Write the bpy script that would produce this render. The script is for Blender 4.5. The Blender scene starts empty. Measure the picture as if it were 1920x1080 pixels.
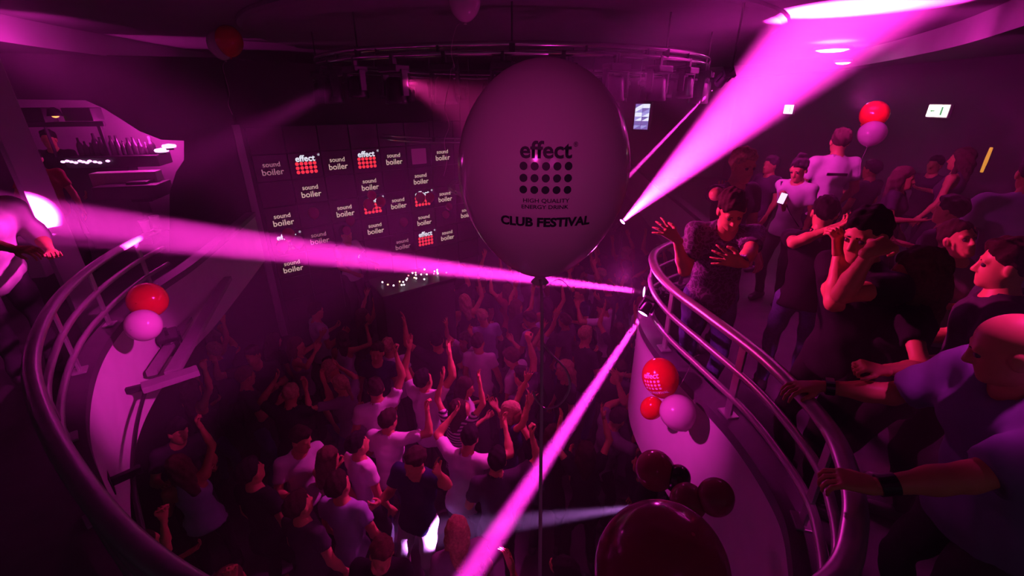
import bpy, bmesh, math, random
import numpy as np
from mathutils import Vector, Matrix

S = bpy.context.scene
COL = S.collection
random.seed(7)

# ------------------------------------------------------------------ camera
CZ = 4.65                      # camera height above the dance floor (2.15 m above the balcony)
PITCH = math.radians(23.2)
FPX = 820.0
cam_d = bpy.data.cameras.new('camera')
cam_d.sensor_width = 36.0
cam_d.lens = 36.0 * FPX / 1920.0
cam_d.clip_start = 0.02
cam = bpy.data.objects.new('camera', cam_d)
cam.location = (0, 0, CZ)
cam.rotation_euler = (math.radians(90) - PITCH, 0, 0)
COL.objects.link(cam)
S.camera = cam

# ------------------------------------------------------------------ world, exposure
w = bpy.data.worlds.new('world'); S.world = w; w.use_nodes = True
w.node_tree.nodes['Background'].inputs[0].default_value = (0.62, 0.85, 0.92, 1)
w.node_tree.nodes['Background'].inputs[1].default_value = 0.035
S.view_settings.view_transform = 'Standard'
S.view_settings.look = 'None'
S.view_settings.exposure = 0.0
S.view_settings.gamma = 1.0
S.view_settings.use_curve_mapping = False
cy = S.cycles
cy.use_denoising = True
cy.max_bounces = 4; cy.diffuse_bounces = 2; cy.glossy_bounces = 2
cy.transmission_bounces = 3; cy.volume_bounces = 0; cy.transparent_max_bounces = 4
cy.sample_clamp_indirect = 2.0; cy.sample_clamp_direct = 0.0
cy.caustics_reflective = False; cy.caustics_refractive = False
cy.use_light_tree = True
cy.use_adaptive_sampling = True; cy.adaptive_threshold = 0.12; cy.adaptive_min_samples = 28

def at(px, py, t):
    """World point seen at pixel (px,py) of the 1920x1080 frame at depth t along the lens axis."""
    u = (px - 960) / FPX; v = (py - 540) / FPX
    c, s = math.cos(PITCH), math.sin(PITCH)
    return Vector((u * t, (c - v * s) * t, CZ - (s + v * c) * t))
def at_z(px, py, z):
    u = (px - 960) / FPX; v = (py - 540) / FPX
    c, s = math.cos(PITCH), math.sin(PITCH)
    return at(px, py, (CZ - z) / (s + v * c))

MAG = (1.0, 0.03, 0.60)
ROSE = (1.0, 0.03, 0.36)
VIO = (0.42, 0.10, 1.0)

def spot(name, loc, target, power, color, size_deg, blend=0.25, radius=0.03):
    d = bpy.data.lights.new(name, 'SPOT'); d.energy = power; d.color = color
    d.spot_size = math.radians(size_deg); d.spot_blend = blend; d.shadow_soft_size = radius
    o = bpy.data.objects.new(name, d); COL.objects.link(o)
    o.location = loc
    o.rotation_euler = (Vector(target) - Vector(loc)).to_track_quat('-Z', 'Y').to_euler()
    return o
def point(name, loc, power, color, radius=0.1):
    d = bpy.data.lights.new(name, 'POINT'); d.energy = power; d.color = color; d.shadow_soft_size = radius
    o = bpy.data.objects.new(name, d); COL.objects.link(o); o.location = loc
    return o

# beam lamps of the club
NOSE_A = at(1205, 547, 3.42)
NOSE_B = at(1204, 590, 3.2)
LAMP_C = at(1168, 415, 6.0)
LAMP_D = at(1346, 157, 4.0)
LAMP_V = Vector((1.02, 2.32, 1.92))
spot('beam_across', NOSE_A, at(95, 415, 3.75), 230000, MAG, 4.8, 0.45, 0.02)
spot('beam_down', NOSE_B, at(880, 1080, 2.9), 210000, (1.0, 0.03, 0.68), 5.2, 0.8, 0.02)
spot('beam_ceiling', LAMP_C, at(1640, -30, 3.9), 300000, MAG, 22.0, 1.0, 0.02)
spot('beam_thin', LAMP_D, at(1170, 340, 6.0), 360000, MAG, 1.5, 0.3, 0.01)
spot('beam_violet', LAMP_V, at(800, 1000, 4.25), 6500, (0.75, 0.22, 1.0), 8.0, 0.6, 0.02)
# rig wash on the crowd, then washes on walls and people, plus added fills
spot('wash_centre', (1.0, 5.6, 4.75), (-.75, 3.5, 1.4), 1150, MAG, 34, 1.0, 0.06)
spot('wash_far', (-.3, 6.2, 4.6), (0.1, 5.9, 1.2), 85, MAG, 105, 1.0, 0.2)
spot('wash_near', (-0.2, 4.4, 4.75), (-0.6, 1.8, 1.2), 110, ROSE, 70, 1.0, 0.06)
spot('wash_left_wall', (1.0, 1.2, 5.12), (-2.98, 2.8, 2.72), 1500, MAG, 20, 1.0, 0.05)
spot('fill_left_man', (-1.5, 4.1, 4.75), (-3.7, 3.0, 3.6), 1000, MAG, 15, 1.0, 0.05)  # added spot for the beam's bounce off the column
spot('wash_right_wall', (-1.6, 1.0, 5.12), (1.22, 2.45, 2.75), 800, MAG, 21, 1.0, 0.05)
spot('wash_right_people', (-0.9, 3.95, 4.8), (2.0, 2.3, 3.75), 1000, ROSE, 38, 1.0, 0.04)
spot('wash_right_tops', (1.62, 1.1, 5.15), (1.62, 1.12, 3.9), 85, MAG, 31, 0.6, 0.04)
spot('fill_right_back', (0.9, 3.85, 4.85), (3.45, 4.9, 4.15), 360, MAG, 36, 1.0, 0.05)  # added spot, brightens the people at the back right
point('nose_spill', NOSE_A + Vector((-.16, .03, .12)), 16, MAG, 0.04)  # added point light for spill and highlights round the balcony tip
point('bar_glow', (-5.5, 6.95, 4.2), 60, MAG, 0.2)
spot('cove_left', (-4.55, 4.75, 4.88), (-5.2, 5.3, 5.35), 42, MAG, 110, 1.0, 0.08)
spot('cove_right', (3.3, 4.6, 4.6), (5.0, 5.6, 5.35), 130, MAG, 80, 1.0, 0.08)
point('fill_behind', (0.4, -1.6, 4.95), 7, MAG, 0.2)  # added unseen fill for the balloon front and near things
spot('fill_behind_spot', (-.5, -1.5, 5.1), (.056, .81, 4.54), 52, (1.0, .04, .50), 11.5, 1.0, 0.1)  # added unseen spot, narrowed to brighten just the big balloon

# ------------------------------------------------------------------ materials
MATS = {}
def mat(name, color, rough=0.6, metal=0.0, spec=0.4, noise=0.0, nscale=30.0, bump=0.0, emit=None, estr=0.0, coat=0.0, trans=0.0, sss=0.0):
    if name in MATS: return MATS[name]
    m = bpy.data.materials.new(name); m.use_nodes = True
    nt = m.node_tree; b = nt.nodes['Principled BSDF']
    b.inputs['Base Color'].default_value = (*color, 1)
    b.inputs['Roughness'].default_value = rough
    b.inputs['Metallic'].default_value = metal
    b.inputs['Specular IOR Level'].default_value = spec
    if coat: b.inputs['Coat Weight'].default_value = coat; b.inputs['Coat Roughness'].default_value = 0.05
    if emit:
        b.inputs['Emission Color'].default_value = (*emit, 1); b.inputs['Emission Strength'].default_value = estr
        m.cycles.emission_sampling = 'NONE'
    if noise or bump:
        tc = nt.nodes.new('ShaderNodeTexCoord'); n = nt.nodes.new('ShaderNodeTexNoise')
        n.inputs['Scale'].default_value = nscale; n.inputs['Detail'].default_value = 4
        nt.links.new(tc.outputs['Object'], n.inputs['Vector'])
        if noise:
            r = nt.nodes.new('ShaderNodeValToRGB')
            r.color_ramp.elements[0].position = 0.3; r.color_ramp.elements[1].position = 0.7
            r.color_ramp.elements[0].color = (*[c * (1 - noise) for c in color], 1)
            r.color_ramp.elements[1].color = (*[min(1, c * (1 + noise)) for c in color], 1)
            nt.links.new(n.outputs['Fac'], r.inputs['Fac']); nt.links.new(r.outputs['Color'], b.inputs['Base Color'])
        if bump:
            bp = nt.nodes.new('ShaderNodeBump'); bp.inputs['Strength'].default_value = bump; bp.inputs['Distance'].default_value = 0.01
            nt.links.new(n.outputs['Fac'], bp.inputs['Height']); nt.links.new(bp.outputs['Normal'], b.inputs['Normal'])
    MATS[name] = m
    return m

def floral_mat():
    m = bpy.data.materials.new('floral_print'); m.use_nodes = True
    nt = m.node_tree; b = nt.nodes['Principled BSDF']; b.inputs['Roughness'].default_value = 0.75
    tc = nt.nodes.new('ShaderNodeTexCoord'); nz = nt.nodes.new('ShaderNodeTexNoise'); nz.inputs['Scale'].default_value = 14
    mx = nt.nodes.new('ShaderNodeMixRGB'); mx.inputs['Fac'].default_value = 0.12
    nt.links.new(tc.outputs['Object'], nz.inputs['Vector'])
    nt.links.new(tc.outputs['Object'], mx.inputs['Color1']); nt.links.new(nz.outputs['Color'], mx.inputs['Color2'])
    v = nt.nodes.new('ShaderNodeTexVoronoi'); v.feature = 'DISTANCE_TO_EDGE'; v.inputs['Scale'].default_value = 26
    nt.links.new(mx.outputs['Color'], v.inputs['Vector'])
    r = nt.nodes.new('ShaderNodeValToRGB')
    r.color_ramp.elements[0].position = 0.05; r.color_ramp.elements[0].color = (0.12, 0.09, 0.17, 1)
    r.color_ramp.elements[1].position = 0.13; r.color_ramp.elements[1].color = (0.012, 0.010, 0.02, 1)
    nt.links.new(v.outputs['Distance'], r.inputs['Fac']); nt.links.new(r.outputs['Color'], b.inputs['Base Color'])
    return m
def stripe_mat():
    m = bpy.data.materials.new('striped_knit'); m.use_nodes = True
    nt = m.node_tree; b = nt.nodes['Principled BSDF']; b.inputs['Roughness'].default_value = 0.8
    tc = nt.nodes.new('ShaderNodeTexCoord'); wv = nt.nodes.new('ShaderNodeTexWave'); wv.bands_direction = 'Z'; wv.inputs['Scale'].default_value = 9
    nt.links.new(tc.outputs['Object'], wv.inputs['Vector'])
    r = nt.nodes.new('ShaderNodeValToRGB'); r.color_ramp.interpolation = 'CONSTANT'
    r.color_ramp.elements[0].color = (0.03, 0.025, 0.035, 1); r.color_ramp.elements[1].position = 0.5; r.color_ramp.elements[1].color = (0.6, 0.58, 0.6, 1)
    nt.links.new(wv.outputs['Fac'], r.inputs['Fac']); nt.links.new(r.outputs['Color'], b.inputs['Base Color'])
    return m

# ------------------------------------------------------------------ object helpers
def tag(o, label=None, cat=None, group=None, kind=None):
    if label: o['label'] = label
    if cat: o['category'] = cat
    if group: o['group'] = group
    if kind: o['kind'] = kind
    return o
def link(name, me, m=None, parent=None, loc=None):
    o = bpy.data.objects.new(name, me); COL.objects.link(o)
    if m is not None and me is not None and len(me.materials) == 0: me.materials.append(m)
    if parent is not None: o.parent = parent
    if loc is not None: o.location = loc
    return o
def empty(name, loc=(0, 0, 0), rz=0.0):
    o = bpy.data.objects.new(name, None); COL.objects.link(o); o.location = loc; o.rotation_euler = (0, 0, rz)
    o.empty_display_size = 0.1
    return o
def mesh(name, verts, faces, smooth=False):
    me = bpy.data.meshes.new(name); me.from_pydata([tuple(v) for v in verts], [], faces)
    me.validate()
    if smooth: me.polygons.foreach_set('use_smooth', [True] * len(me.polygons))
    me.update()
    return me
def bm_mesh(name, bm, smooth=False):
    bmesh.ops.recalc_face_normals(bm, faces=bm.faces)
    me = bpy.data.meshes.new(name); bm.to_mesh(me); bm.free()
    if smooth: me.polygons.foreach_set('use_smooth', [True] * len(me.polygons))
    return me
def add_box(bm, c, s, rot=None, bevel=0.0):
    r = bmesh.ops.create_cube(bm, size=1.0)
    M = Matrix.Translation(c) @ (rot.to_4x4() if rot is not None else Matrix.Identity(4)) @ Matrix.Diagonal((*s, 1))
    bmesh.ops.transform(bm, matrix=M, verts=r['verts'])
    if bevel:
        es = list({e for v in r['verts'] for e in v.link_edges})
        bmesh.ops.bevel(bm, geom=es, offset=bevel, segments=2, affect='EDGES', profile=0.6)
def box_mesh(c, s, rot=None, bevel=0.004):
    bm = bmesh.new(); add_box(bm, Vector(c), s, rot, bevel); return bm_mesh('box', bm)
def add_cyl(bm, a, b, r0, r1=None, n=16, cap=True):
    a, b = Vector(a), Vector(b); d = b - a; L = d.length
    q = d.to_track_quat('Z', 'Y').to_matrix().to_4x4()
    bmesh.ops.create_cone(bm, cap_ends=cap, segments=n, radius1=r0, radius2=r0 if r1 is None else r1, depth=L,
                          matrix=Matrix.Translation((a + b) / 2) @ q)
def cyl_mesh(a, b, r0, r1=None, n=16):
    bm = bmesh.new(); add_cyl(bm, a, b, r0, r1, n); return bm_mesh('cyl', bm, False)
def add_ball(bm, c, r, seg=16, ring=10, sc=(1, 1, 1)):
    bmesh.ops.create_uvsphere(bm, u_segments=seg, v_segments=ring, radius=r, matrix=Matrix.Translation(c) @ Matrix.Diagonal((*sc, 1)))

def catmull(P, n=8, closed=False):
    P = [Vector(p) for p in P]; out = []
    N = len(P)
    rng = range(N) if closed else range(N - 1)
    for i in rng:
        g = lambda k: P[k % N] if closed else P[min(max(k, 0), N - 1)]
        p0, p1, p2, p3 = g(i - 1), g(i), g(i + 1), g(i + 2)
        for j in range(n):
            t = j / n
            out.append(0.5 * ((2 * p1) + (p2 - p0) * t + (2 * p0 - 5 * p1 + 4 * p2 - p3) * t * t + (3 * p1 - p0 - 3 * p2 + p3) * t ** 3))
    if not closed: out.append(P[-1].copy())
    return out
def sweep(path, prof, closed=False, smooth=True, up=Vector((0, 0, 1)), scale=None):
    """Sweep a closed 2D profile (side, up) along a 3D path."""
    n = len(path); k = len(prof); V = []; F = []
    for i, p in enumerate(path):
        if closed: d = path[(i + 1) % n] - path[i - 1]
        else: d = path[min(i + 1, n - 1)] - path[max(i - 1, 0)]
        d = d.normalized()
        s = d.cross(up)
        s = s.normalized() if s.length > 1e-4 else Vector((1, 0, 0))
        u = s.cross(d)
        q = scale(i / max(1, n - 1)) if scale else 1.0
        for a, b in prof: V.append(p + s * a * q + u * b * q)
    m = n if closed else n - 1
    for i in range(m):
        for j in range(k):
            a = i * k + j; b = i * k + (j + 1) % k; c = ((i + 1) % n) * k + (j + 1) % k; d2 = ((i + 1) % n) * k + j
            F.append((a, b, c, d2))
    if not closed:
        F.append(tuple(range(k - 1, -1, -1))); F.append(tuple((n - 1) * k + j for j in range(k)))
    return mesh('sweep', V, F, smooth)
def circ(r, n=10, sx=1.0):
    return [(r * sx * math.cos(2 * math.pi * i / n), r * math.sin(2 * math.pi * i / n)) for i in range(n)]
def rect(wd, h): return [(-wd / 2, -h / 2), (wd / 2, -h / 2), (wd / 2, h / 2), (-wd / 2, h / 2)]
def lathe(prof, n=24, smooth=True):
    V = []; F = []; k = len(prof)
    for i in range(n):
        a = 2 * math.pi * i / n
        for r, z in prof: V.append((r * math.cos(a), r * math.sin(a), z))
    for i in range(n):
        for j in range(k - 1):
            F.append((i * k + j, ((i + 1) % n) * k + j, ((i + 1) % n) * k + j + 1, i * k + j + 1))
    return mesh('lathe', V, F, smooth)
def copy_tree(o, parent=None):
    c = o.copy(); COL.objects.link(c)
    if parent is not None: c.parent = parent
    for ch in list(o.children): copy_tree(ch, c)
    return c
def text_mesh(body, size=0.1, extrude=0.0, align='CENTER', bold=0.0, squash=1.0):
    cu = bpy.data.curves.new('txt', 'FONT'); cu.body = body; cu.size = size; cu.extrude = extrude
    cu.align_x = align; cu.align_y = 'CENTER'; cu.offset = bold; cu.resolution_u = 3
    o = bpy.data.objects.new('txt', cu); COL.objects.link(o)
    dg = bpy.context.evaluated_depsgraph_get()
    me = bpy.data.meshes.new_from_object(o.evaluated_get(dg))
    bpy.data.objects.remove(o); bpy.data.curves.remove(cu)
    return me

# ------------------------------------------------------------------ structure
ZB = 2.50                       # balcony floor
RAIL = CZ - 1.10                # top of the handrail
PAR = CZ - 1.63                 # top of the parapet under the rails
Z_SOF = CZ + 0.54; Z_CEIL = CZ + 0.78

M_floor = mat('dance_floor_dark', (0.05, 0.045, 0.05), 0.35, noise=0.3, nscale=4)
M_bfloor = mat('balcony_floor_dark', (0.05, 0.045, 0.05), 0.6, noise=0.3, nscale=6)
M_plaster = mat('pale_plaster', (0.55, 0.52, 0.55), 0.8, noise=0.06, nscale=5, bump=0.1)
M_ceil = mat('ceiling_paint', (0.16, 0.13, 0.16), 0.85, noise=0.08, nscale=3)
M_fascia = mat('ceiling_fascia_paint', (0.42, 0.38, 0.42), 0.75, noise=0.06, nscale=4)
M_wall = mat('dark_wall', (0.060, 0.045, 0.060), 0.85, noise=0.15, nscale=3)
M_coping = mat('dark_coping', (0.07, 0.055, 0.07), 0.5, noise=0.15, nscale=10)
M_rail = mat('brushed_steel_rail', (0.46, 0.42, 0.46), 0.36, metal=0.7, noise=0.08, nscale=18)
M_black = mat('black_metal', (0.018, 0.016, 0.02), 0.45)
M_chrome = mat('chrome', (0.55, 0.5, 0.56), 0.22, metal=0.95)
M_white = mat('white_paint', (0.75, 0.73, 0.75), 0.5, noise=0.05)

OUT = [(-4.0, 6.6), (-3.65, 5.3), (-3.40, 4.3), (-3.28, 3.6), (-3.06, 2.95), (-2.77, 2.4), (-2.34, 1.84), (-1.9, 1.43),
       (-1.36, 1.03), (-.92, .77), (-.45, .60), (0, .55), (.45, .60), (.8, .72), (.98, .88), (1.1, 1.07), (1.19, 1.33),
       (1.2, 1.75), (1.12, 2.2), (1.045, 2.6), (1.05, 3.0), (1.16, 3.36), (1.45, 3.66), (1.95, 4.05), (2.4, 4.7),
       (2.7, 5.7), (2.85, 7), (3.0, 9), (3.2, 11), (3.4, 13.4)]
OUTL = catmull([(x, y, 0) for x, y in OUT], 8)
SPLIT = min(range(len(OUTL)), key=lambda i: abs(OUTL[i].x) + abs(OUTL[i].y - .55))
def shell(name, path, z0, z1, half, m, kind='structure'):
    P = [Vector((p.x, p.y, (z0 + z1) / 2)) for p in path]
    o = link(name, sweep(P, rect(half * 2, z1 - z0), smooth=False), m)
    tag(o, kind=kind); return o
shell('wall_balcony_left', OUTL[:SPLIT + 1], 2.30, PAR, .05, M_plaster)
shell('wall_balcony_right', OUTL[SPLIT:], 2.16, PAR, .05, M_plaster)
shell('trim_1', OUTL[:SPLIT + 1], PAR, PAR + .06, .065, M_coping)
shell('trim_2', OUTL[SPLIT:], PAR, PAR + .06, .065, M_coping)

CEN = Vector((-.6, 5.0, 0))
def to_rect(p, x0, x1, y0, y1):
    d = (p - CEN); k = 1e9
    if d.x > 1e-6: k = min(k, (x1 - CEN.x) / d.x)
    if d.x < -1e-6: k = min(k, (x0 - CEN.x) / d.x)
    if d.y > 1e-6: k = min(k, (y1 - CEN.y) / d.y)
    if d.y < -1e-6: k = min(k, (y0 - CEN.y) / d.y)
    return CEN + d * k
X0, X1, Y0, Y1 = -8.0, 6.4, -3.0, 13.6
def ring_floor(name, path, z0, z1, m, closed=False):
    V = []; F = []
    for p in path:
        q = to_rect(p, X0, X1, Y0, Y1)
        V += [(p.x, p.y, z1), (q.x, q.y, z1), (q.x, q.y, z0), (p.x, p.y, z0)]
    n = len(path)
    for i in range(n if closed else n - 1):
        a = 4 * i; b = 4 * ((i + 1) % n)
        F += [(a, a + 1, b + 1, b), (a + 3, b + 3, b + 2, a + 2)]
    o = link(name, mesh(name, V, F), m); tag(o, kind='structure'); return o
ring_floor('floor_balcony', OUTL, ZB - .12, ZB, M_bfloor)
fl = link('floor', mesh('floor', [(X0, Y0, 0), (X1, Y0, 0), (X1, Y1, 0), (X0, Y1, 0)], [(0, 1, 2, 3)]), M_floor); tag(fl, kind='structure')

REC = [(-4.98, 4.86), (-5.34, 7.39), (-5.5, 10.5), (-5.3, 12.4), (-4.2, 13.3), (-2, 13.45), (1.5, 13.45), (4.0, 13.2), (5.3, 12.2), (5.95, 10.4), (5.85, 8.5),
       (4.95, 5.8), (3.95, 3.9), (3.0, 2.5), (1.7, 1.3), (-.3, .7), (-2.4, 1.3), (-4.0, 2.8)]
RECP = catmull([(x, y, 0) for x, y in REC], 6, closed=True)
ring_floor('ceiling_soffit', RECP, Z_SOF, Z_SOF + .3, M_wall, closed=True)
V = []; F = []
for p in RECP: V += [(p.x, p.y, Z_SOF - .01), (p.x, p.y, Z_CEIL)]
n = len(RECP)
for i in range(n): F.append((2 * i, 2 * i + 1, 2 * ((i + 1) % n) + 1, 2 * ((i + 1) % n)))
tag(link('trim_3', mesh('fascia', V, F, True), M_fascia), kind='structure')
tag(link('ceiling', mesh('ceiling', [(X0, Y0, Z_CEIL), (X1, Y0, Z_CEIL), (X1, Y1, Z_CEIL), (X0, Y1, Z_CEIL)], [(0, 1, 2, 3)]), M_ceil), kind='structure')
# round dropped disc in the middle of the recess
dk = link('ceiling_disc', lathe([(0.0, -.05), (3.25, -.05), (3.3, -.03), (3.3, 0)], 64, False), M_ceil, loc=(0, 6.9, Z_CEIL)); tag(dk, kind='structure')
def wall(name, a, b, z0, z1, m=M_wall):
    (ax, ay), (bx, by) = a, b
    o = link(name, mesh(name, [(ax, ay, z0), (bx, by, z0), (bx, by, z1), (ax, ay, z1)], [(0, 1, 2, 3)]), m); tag(o, kind='structure'); return o
wall('wall_far', (X0, Y1), (X1, Y1), 0, Z_CEIL + .1)
wall('wall_right', (X1, Y1), (X1, Y0), 0, Z_CEIL + .1)
wall('wall_left', (X0, Y0), (X0, Y1), 0, Z_CEIL + .1)

# ---- bar niche front wall (left, behind the column), with its slanting opening
A2 = Vector((-7.6, 5.7)); B2 = Vector((-4.02, 6.75))
def on_bar(px, py, off=0.0):
    """Point of the bar-front plane seen at the pixel."""
    d = at(px, py, 1.0) - Vector((0, 0, CZ))
    e = (B2 - A2); nrm = Vector((-e.y, e.x)).normalized()
    t = (nrm.dot(A2) + off) / (nrm.x * d.x + nrm.y * d.y)
    return Vector((0, 0, CZ)) + d * t
edge = [on_bar(-60, 186), on_bar(10, 186), on_bar(160, 188), on_bar(196, 204), on_bar(262, 246), on_bar(302, 262), on_bar(345, 264), on_bar(345, 300), on_bar(330, 322), on_bar(318, 360), on_bar(318, 480)]
V = []; F = []
tl = Vector((A2.x, A2.y, Z_SOF)); tr = Vector((B2.x, B2.y, Z_SOF))
bot = Vector((B2.x, B2.y, edge[-1].z))
poly = [tl] + [Vector((A2.x, A2.y, edge[0].z))] + edge[1:] + [bot, tr]
nrm = Vector((-(B2 - A2).y, (B2 - A2).x, 0)).normalized() * .12
k = len(poly)
V = [tuple(p) for p in poly] + [tuple(p + nrm) for p in poly]
F = [tuple(range(k)), tuple(range(2 * k - 1, k - 1, -1))] + [(i, (i + 1) % k, (i + 1) % k + k, i + k) for i in range(k)]
tag(link('wall_bar_front', mesh('barfront', V, F), M_wall), kind='structure')
M_niche = mat('niche_plaster', (0.5, 0.45, 0.5), 0.8, noise=0.08, nscale=4)
wall('wall_bar_back', (-8.0, 7.35), (-4.2, 8.1), ZB, Z_SOF, M_niche)

wall('wall_screen', (-4.22, 7.0), (-4.22 + .787 * 9, 7.0 + .616 * 9), 0, Z_SOF)

# ---- column on the left balcony
cb = at(97, 425, 4.0)
def square_column(c, wd, z0, z1, m):
    bm = bmesh.new(); rot = Matrix.Rotation(math.radians(-32), 3, 'Z')
    add_box(bm, Vector((c.x, c.y, (z0 + z1) / 2)), (wd, wd, z1 - z0), rot, .008)
    return bm_mesh('column', bm)
o = link('column', square_column(cb, .19, ZB, Z_SOF, M_plaster), M_plaster); tag(o, kind='structure')

# ------------------------------------------------------------------ railings
def railing(i0, i1, label, name='balcony_railing', step=14):
    path = OUTL[i0:i1 + 1]
    root = empty(name, (path[0].x, path[0].y, PAR + .06))
    tag(root, label, 'railing')
    off = root.location
    def P(z, inset=0.0): return [Vector((p.x, p.y, z)) - off for p in path]
    link('handrail', sweep(P(RAIL - .026), circ(.026, 12, 1.3)), M_rail, root)
    for k, z in enumerate((RAIL - .20, RAIL - .36)):
        link('rail', sweep(P(z), circ(.019, 8)), M_rail, root)
    n = len(path)
    for j in range(4, n - 2, step):
        p = path[j]; d = (path[j + 1] - path[j - 1]).normalized(); ang = math.atan2(d.y, d.x)
        bm = bmesh.new()
        add_box(bm, Vector((p.x, p.y, (PAR + .06 + RAIL - .05) / 2)) - off, (.05, .014, RAIL - .05 - PAR - .06), Matrix.Rotation(ang, 3, 'Z'), .003)
        post = link('post', bm_mesh('post', bm), M_rail, root)
        bm = bmesh.new(); add_box(bm, Vector((p.x, p.y, PAR + .066)) - off, (.09, .07, .012), Matrix.Rotation(ang, 3, 'Z'), .003)
        link('base_plate', bm_mesh('plate', bm), M_rail, post)
    return root
iL0 = min(range(len(OUTL)), key=lambda i: (OUTL[i] - Vector((-3.36, 4.05, 0))).length)
iR1 = min(range(len(OUTL)), key=lambda i: (OUTL[i] - Vector((2.4, 4.7, 0))).length)
railing(iL0, SPLIT - 6, 'curved steel railing of three bars on the left balcony beside the pink shirt', step=9)
railing(SPLIT - 5, iR1, 'curved steel railing of three bars sweeping round the right balcony', step=13)

# ------------------------------------------------------------------ stage lights
M_lens = mat('lamp_lens', (0.25, 0.2, 0.3), 0.1, coat=0.6)
M_fix = mat('fixture_black', (0.02, 0.018, 0.024), 0.35, noise=0.2, nscale=20)
def lamp_glass(name, col, strength):
    return mat(name, (0.8, 0.6, 0.8), 0.2, emit=col, estr=strength)
def make_light(lens_mat, scale=1.0):
    """Moving-head lamp hanging below its origin, head along -Z."""
    root = empty('stage_light')
    link('clamp', box_mesh((0, 0, -.015), (.035, .05, .09), bevel=.006), M_fix, root)
    link('base', box_mesh((0, 0, -.085), (.20, .17, .06), bevel=.012), M_fix, root)
    bm = bmesh.new()
    add_box(bm, Vector((-.105, 0, -.19)), (.022, .07, .20), None, .006)
    add_box(bm, Vector((.105, 0, -.19)), (.022, .07, .20), None, .006)
    add_box(bm, Vector((0, 0, -.118)), (.225, .08, .016), None, .004)
    link('yoke', bm_mesh('yoke', bm), M_fix, root)
    hd = link('head', lathe([(0.001, .10), (.055, .10), (.075, .075), (.082, .0), (.09, -.07), (.094, -.10), (.084, -.105)], 20), M_fix, root, (0, 0, -.25))
    link('lens', lathe([(.086, -.094), (.06, -.098), (.001, -.105)], 20), lens_mat, hd)
    root.scale = (scale,) * 3
    return root

RIG_C = Vector((0, 6.55, CZ + .402)); RIG_R = 2.43
def hoop(name, c, R, tubes, m, label, cat, rods=6, ztop=Z_CEIL, n=72):
    root = empty(name, c); tag(root, label, cat)
    for z, r in tubes:
        P = [Vector((R * math.cos(2 * math.pi * i / n), R * math.sin(2 * math.pi * i / n), z)) for i in range(n)]
        link('tube', sweep(P, circ(r, 8), closed=True), m, root)
    for i in range(rods):
        a = 2 * math.pi * (i + .5) / rods; x, y = R * math.cos(a), R * math.sin(a)
        rd = link('suspension_rod', cyl_mesh((x, y, 0), (x, y, ztop - c.z), .008, n=8), M_black, root)
        link('bracket', box_mesh((x, y, .0), (.05, .05, .07)), M_black, rd)
    return root
rig = hoop('lighting_ring', RIG_C, RIG_R, ((.03, .024), (-.035, .024)), M_chrome, 'big round chrome lighting ring hung under the ceiling, carrying black stage lights', 'lighting ring', 10)
for i in range(24):
    a = 2 * math.pi * i / 24; d = Vector((math.cos(a), math.sin(a), 0))
    link('web_plate', box_mesh(d * RIG_R, (.02, .05, .05), bevel=.002), M_black, rig)
ORD = ['first', 'second', 'third', 'fourth', 'fifth', 'sixth', 'seventh', 'eighth', 'ninth', 'tenth', 'eleventh', 'twelfth', 'thirteenth', 'fourteenth', 'fifteenth', 'sixteenth', 'seventeenth']
proto = make_light(M_lens)
RIGL = []
NRIG = 30
for i in range(NRIG):
    a = 2 * math.pi * (i + .35) / NRIG
    o = proto if i == 0 else copy_tree(proto)
    o.location = RIG_C + Vector((RIG_R * math.cos(a), RIG_R * math.sin(a), -.05))
    o.rotation_euler = (0, 0, a + math.pi / 2 + random.uniform(-.25, .25))
    sc_ = random.choice((.92, 1.0, 1.08)); o.scale = (sc_,) * 3
    tag(o, 'x', 'stage light', 'stage lights under the big ring'); RIGL.append(o)
for near in (True, False):
    L_ = sorted([o for o in RIGL if (o.location.y < RIG_C.y) == near], key=lambda o: o.location.x / o.location.y)
    for k_, o in enumerate(L_): o['label'] = 'black stage light under the big ring, %s from the left on its %s side' % (ORD[k_], 'near' if near else 'far')
hoop('hanging_ring', Vector((-.63, 9.0, CZ - .557)), 1.9, ((.02, .016), (-.04, .02)), M_chrome, 'thin chrome hoop hanging low left of the big printed balloon', 'hoop', 5)
hoop('hanging_ring', Vector((.05, 8.2, CZ - 1.42)), 1.22, ((.0, .014), (-.05, .012)), M_chrome, 'small lower hoop half hidden behind the big printed balloon', 'hoop', 4)

def aimed_light(loc, target, glass, label, scale=1.0, name='stage_light'):
    r = make_light(glass, scale)
    d = (Vector(target) - Vector(loc)).normalized()
    q = d.to_track_quat('-Z', 'Y')
    r.rotation_euler = q.to_euler()
    r.location = Vector(loc) - d * (.37 * scale)
    tag(r, label, 'stage light')
    return r
G_mag = lamp_glass('glowing_magenta_lens', (1, .25, .9), 14)
aimed_light(NOSE_A, at(95, 415, 3.75), G_mag, 'lit stage light on the tip of the right balcony throwing the level beam', .5)
aimed_light(NOSE_B, at(880, 1080, 2.9), G_mag, 'lit stage light under the right balcony tip throwing the beam down to the floor', .45)
lc = aimed_light(LAMP_C, at(1640, -30, 3.9), G_mag, 'lit stage light behind the big balloon throwing the broad white beam', .5)
bm = bmesh.new(); add_cyl(bm, Vector((LAMP_C.x, LAMP_C.y, .02)), Vector((LAMP_C.x, LAMP_C.y, LAMP_C.z - .12)), .025, .02, 12)
for q_ in range(3):
    a_ = q_ * 2.1; add_cyl(bm, Vector((LAMP_C.x, LAMP_C.y, .7)), Vector((LAMP_C.x + .5 * math.cos(a_), LAMP_C.y + .5 * math.sin(a_), .01)), .014, .014, 8)
bpy.context.view_layer.update()
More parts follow.
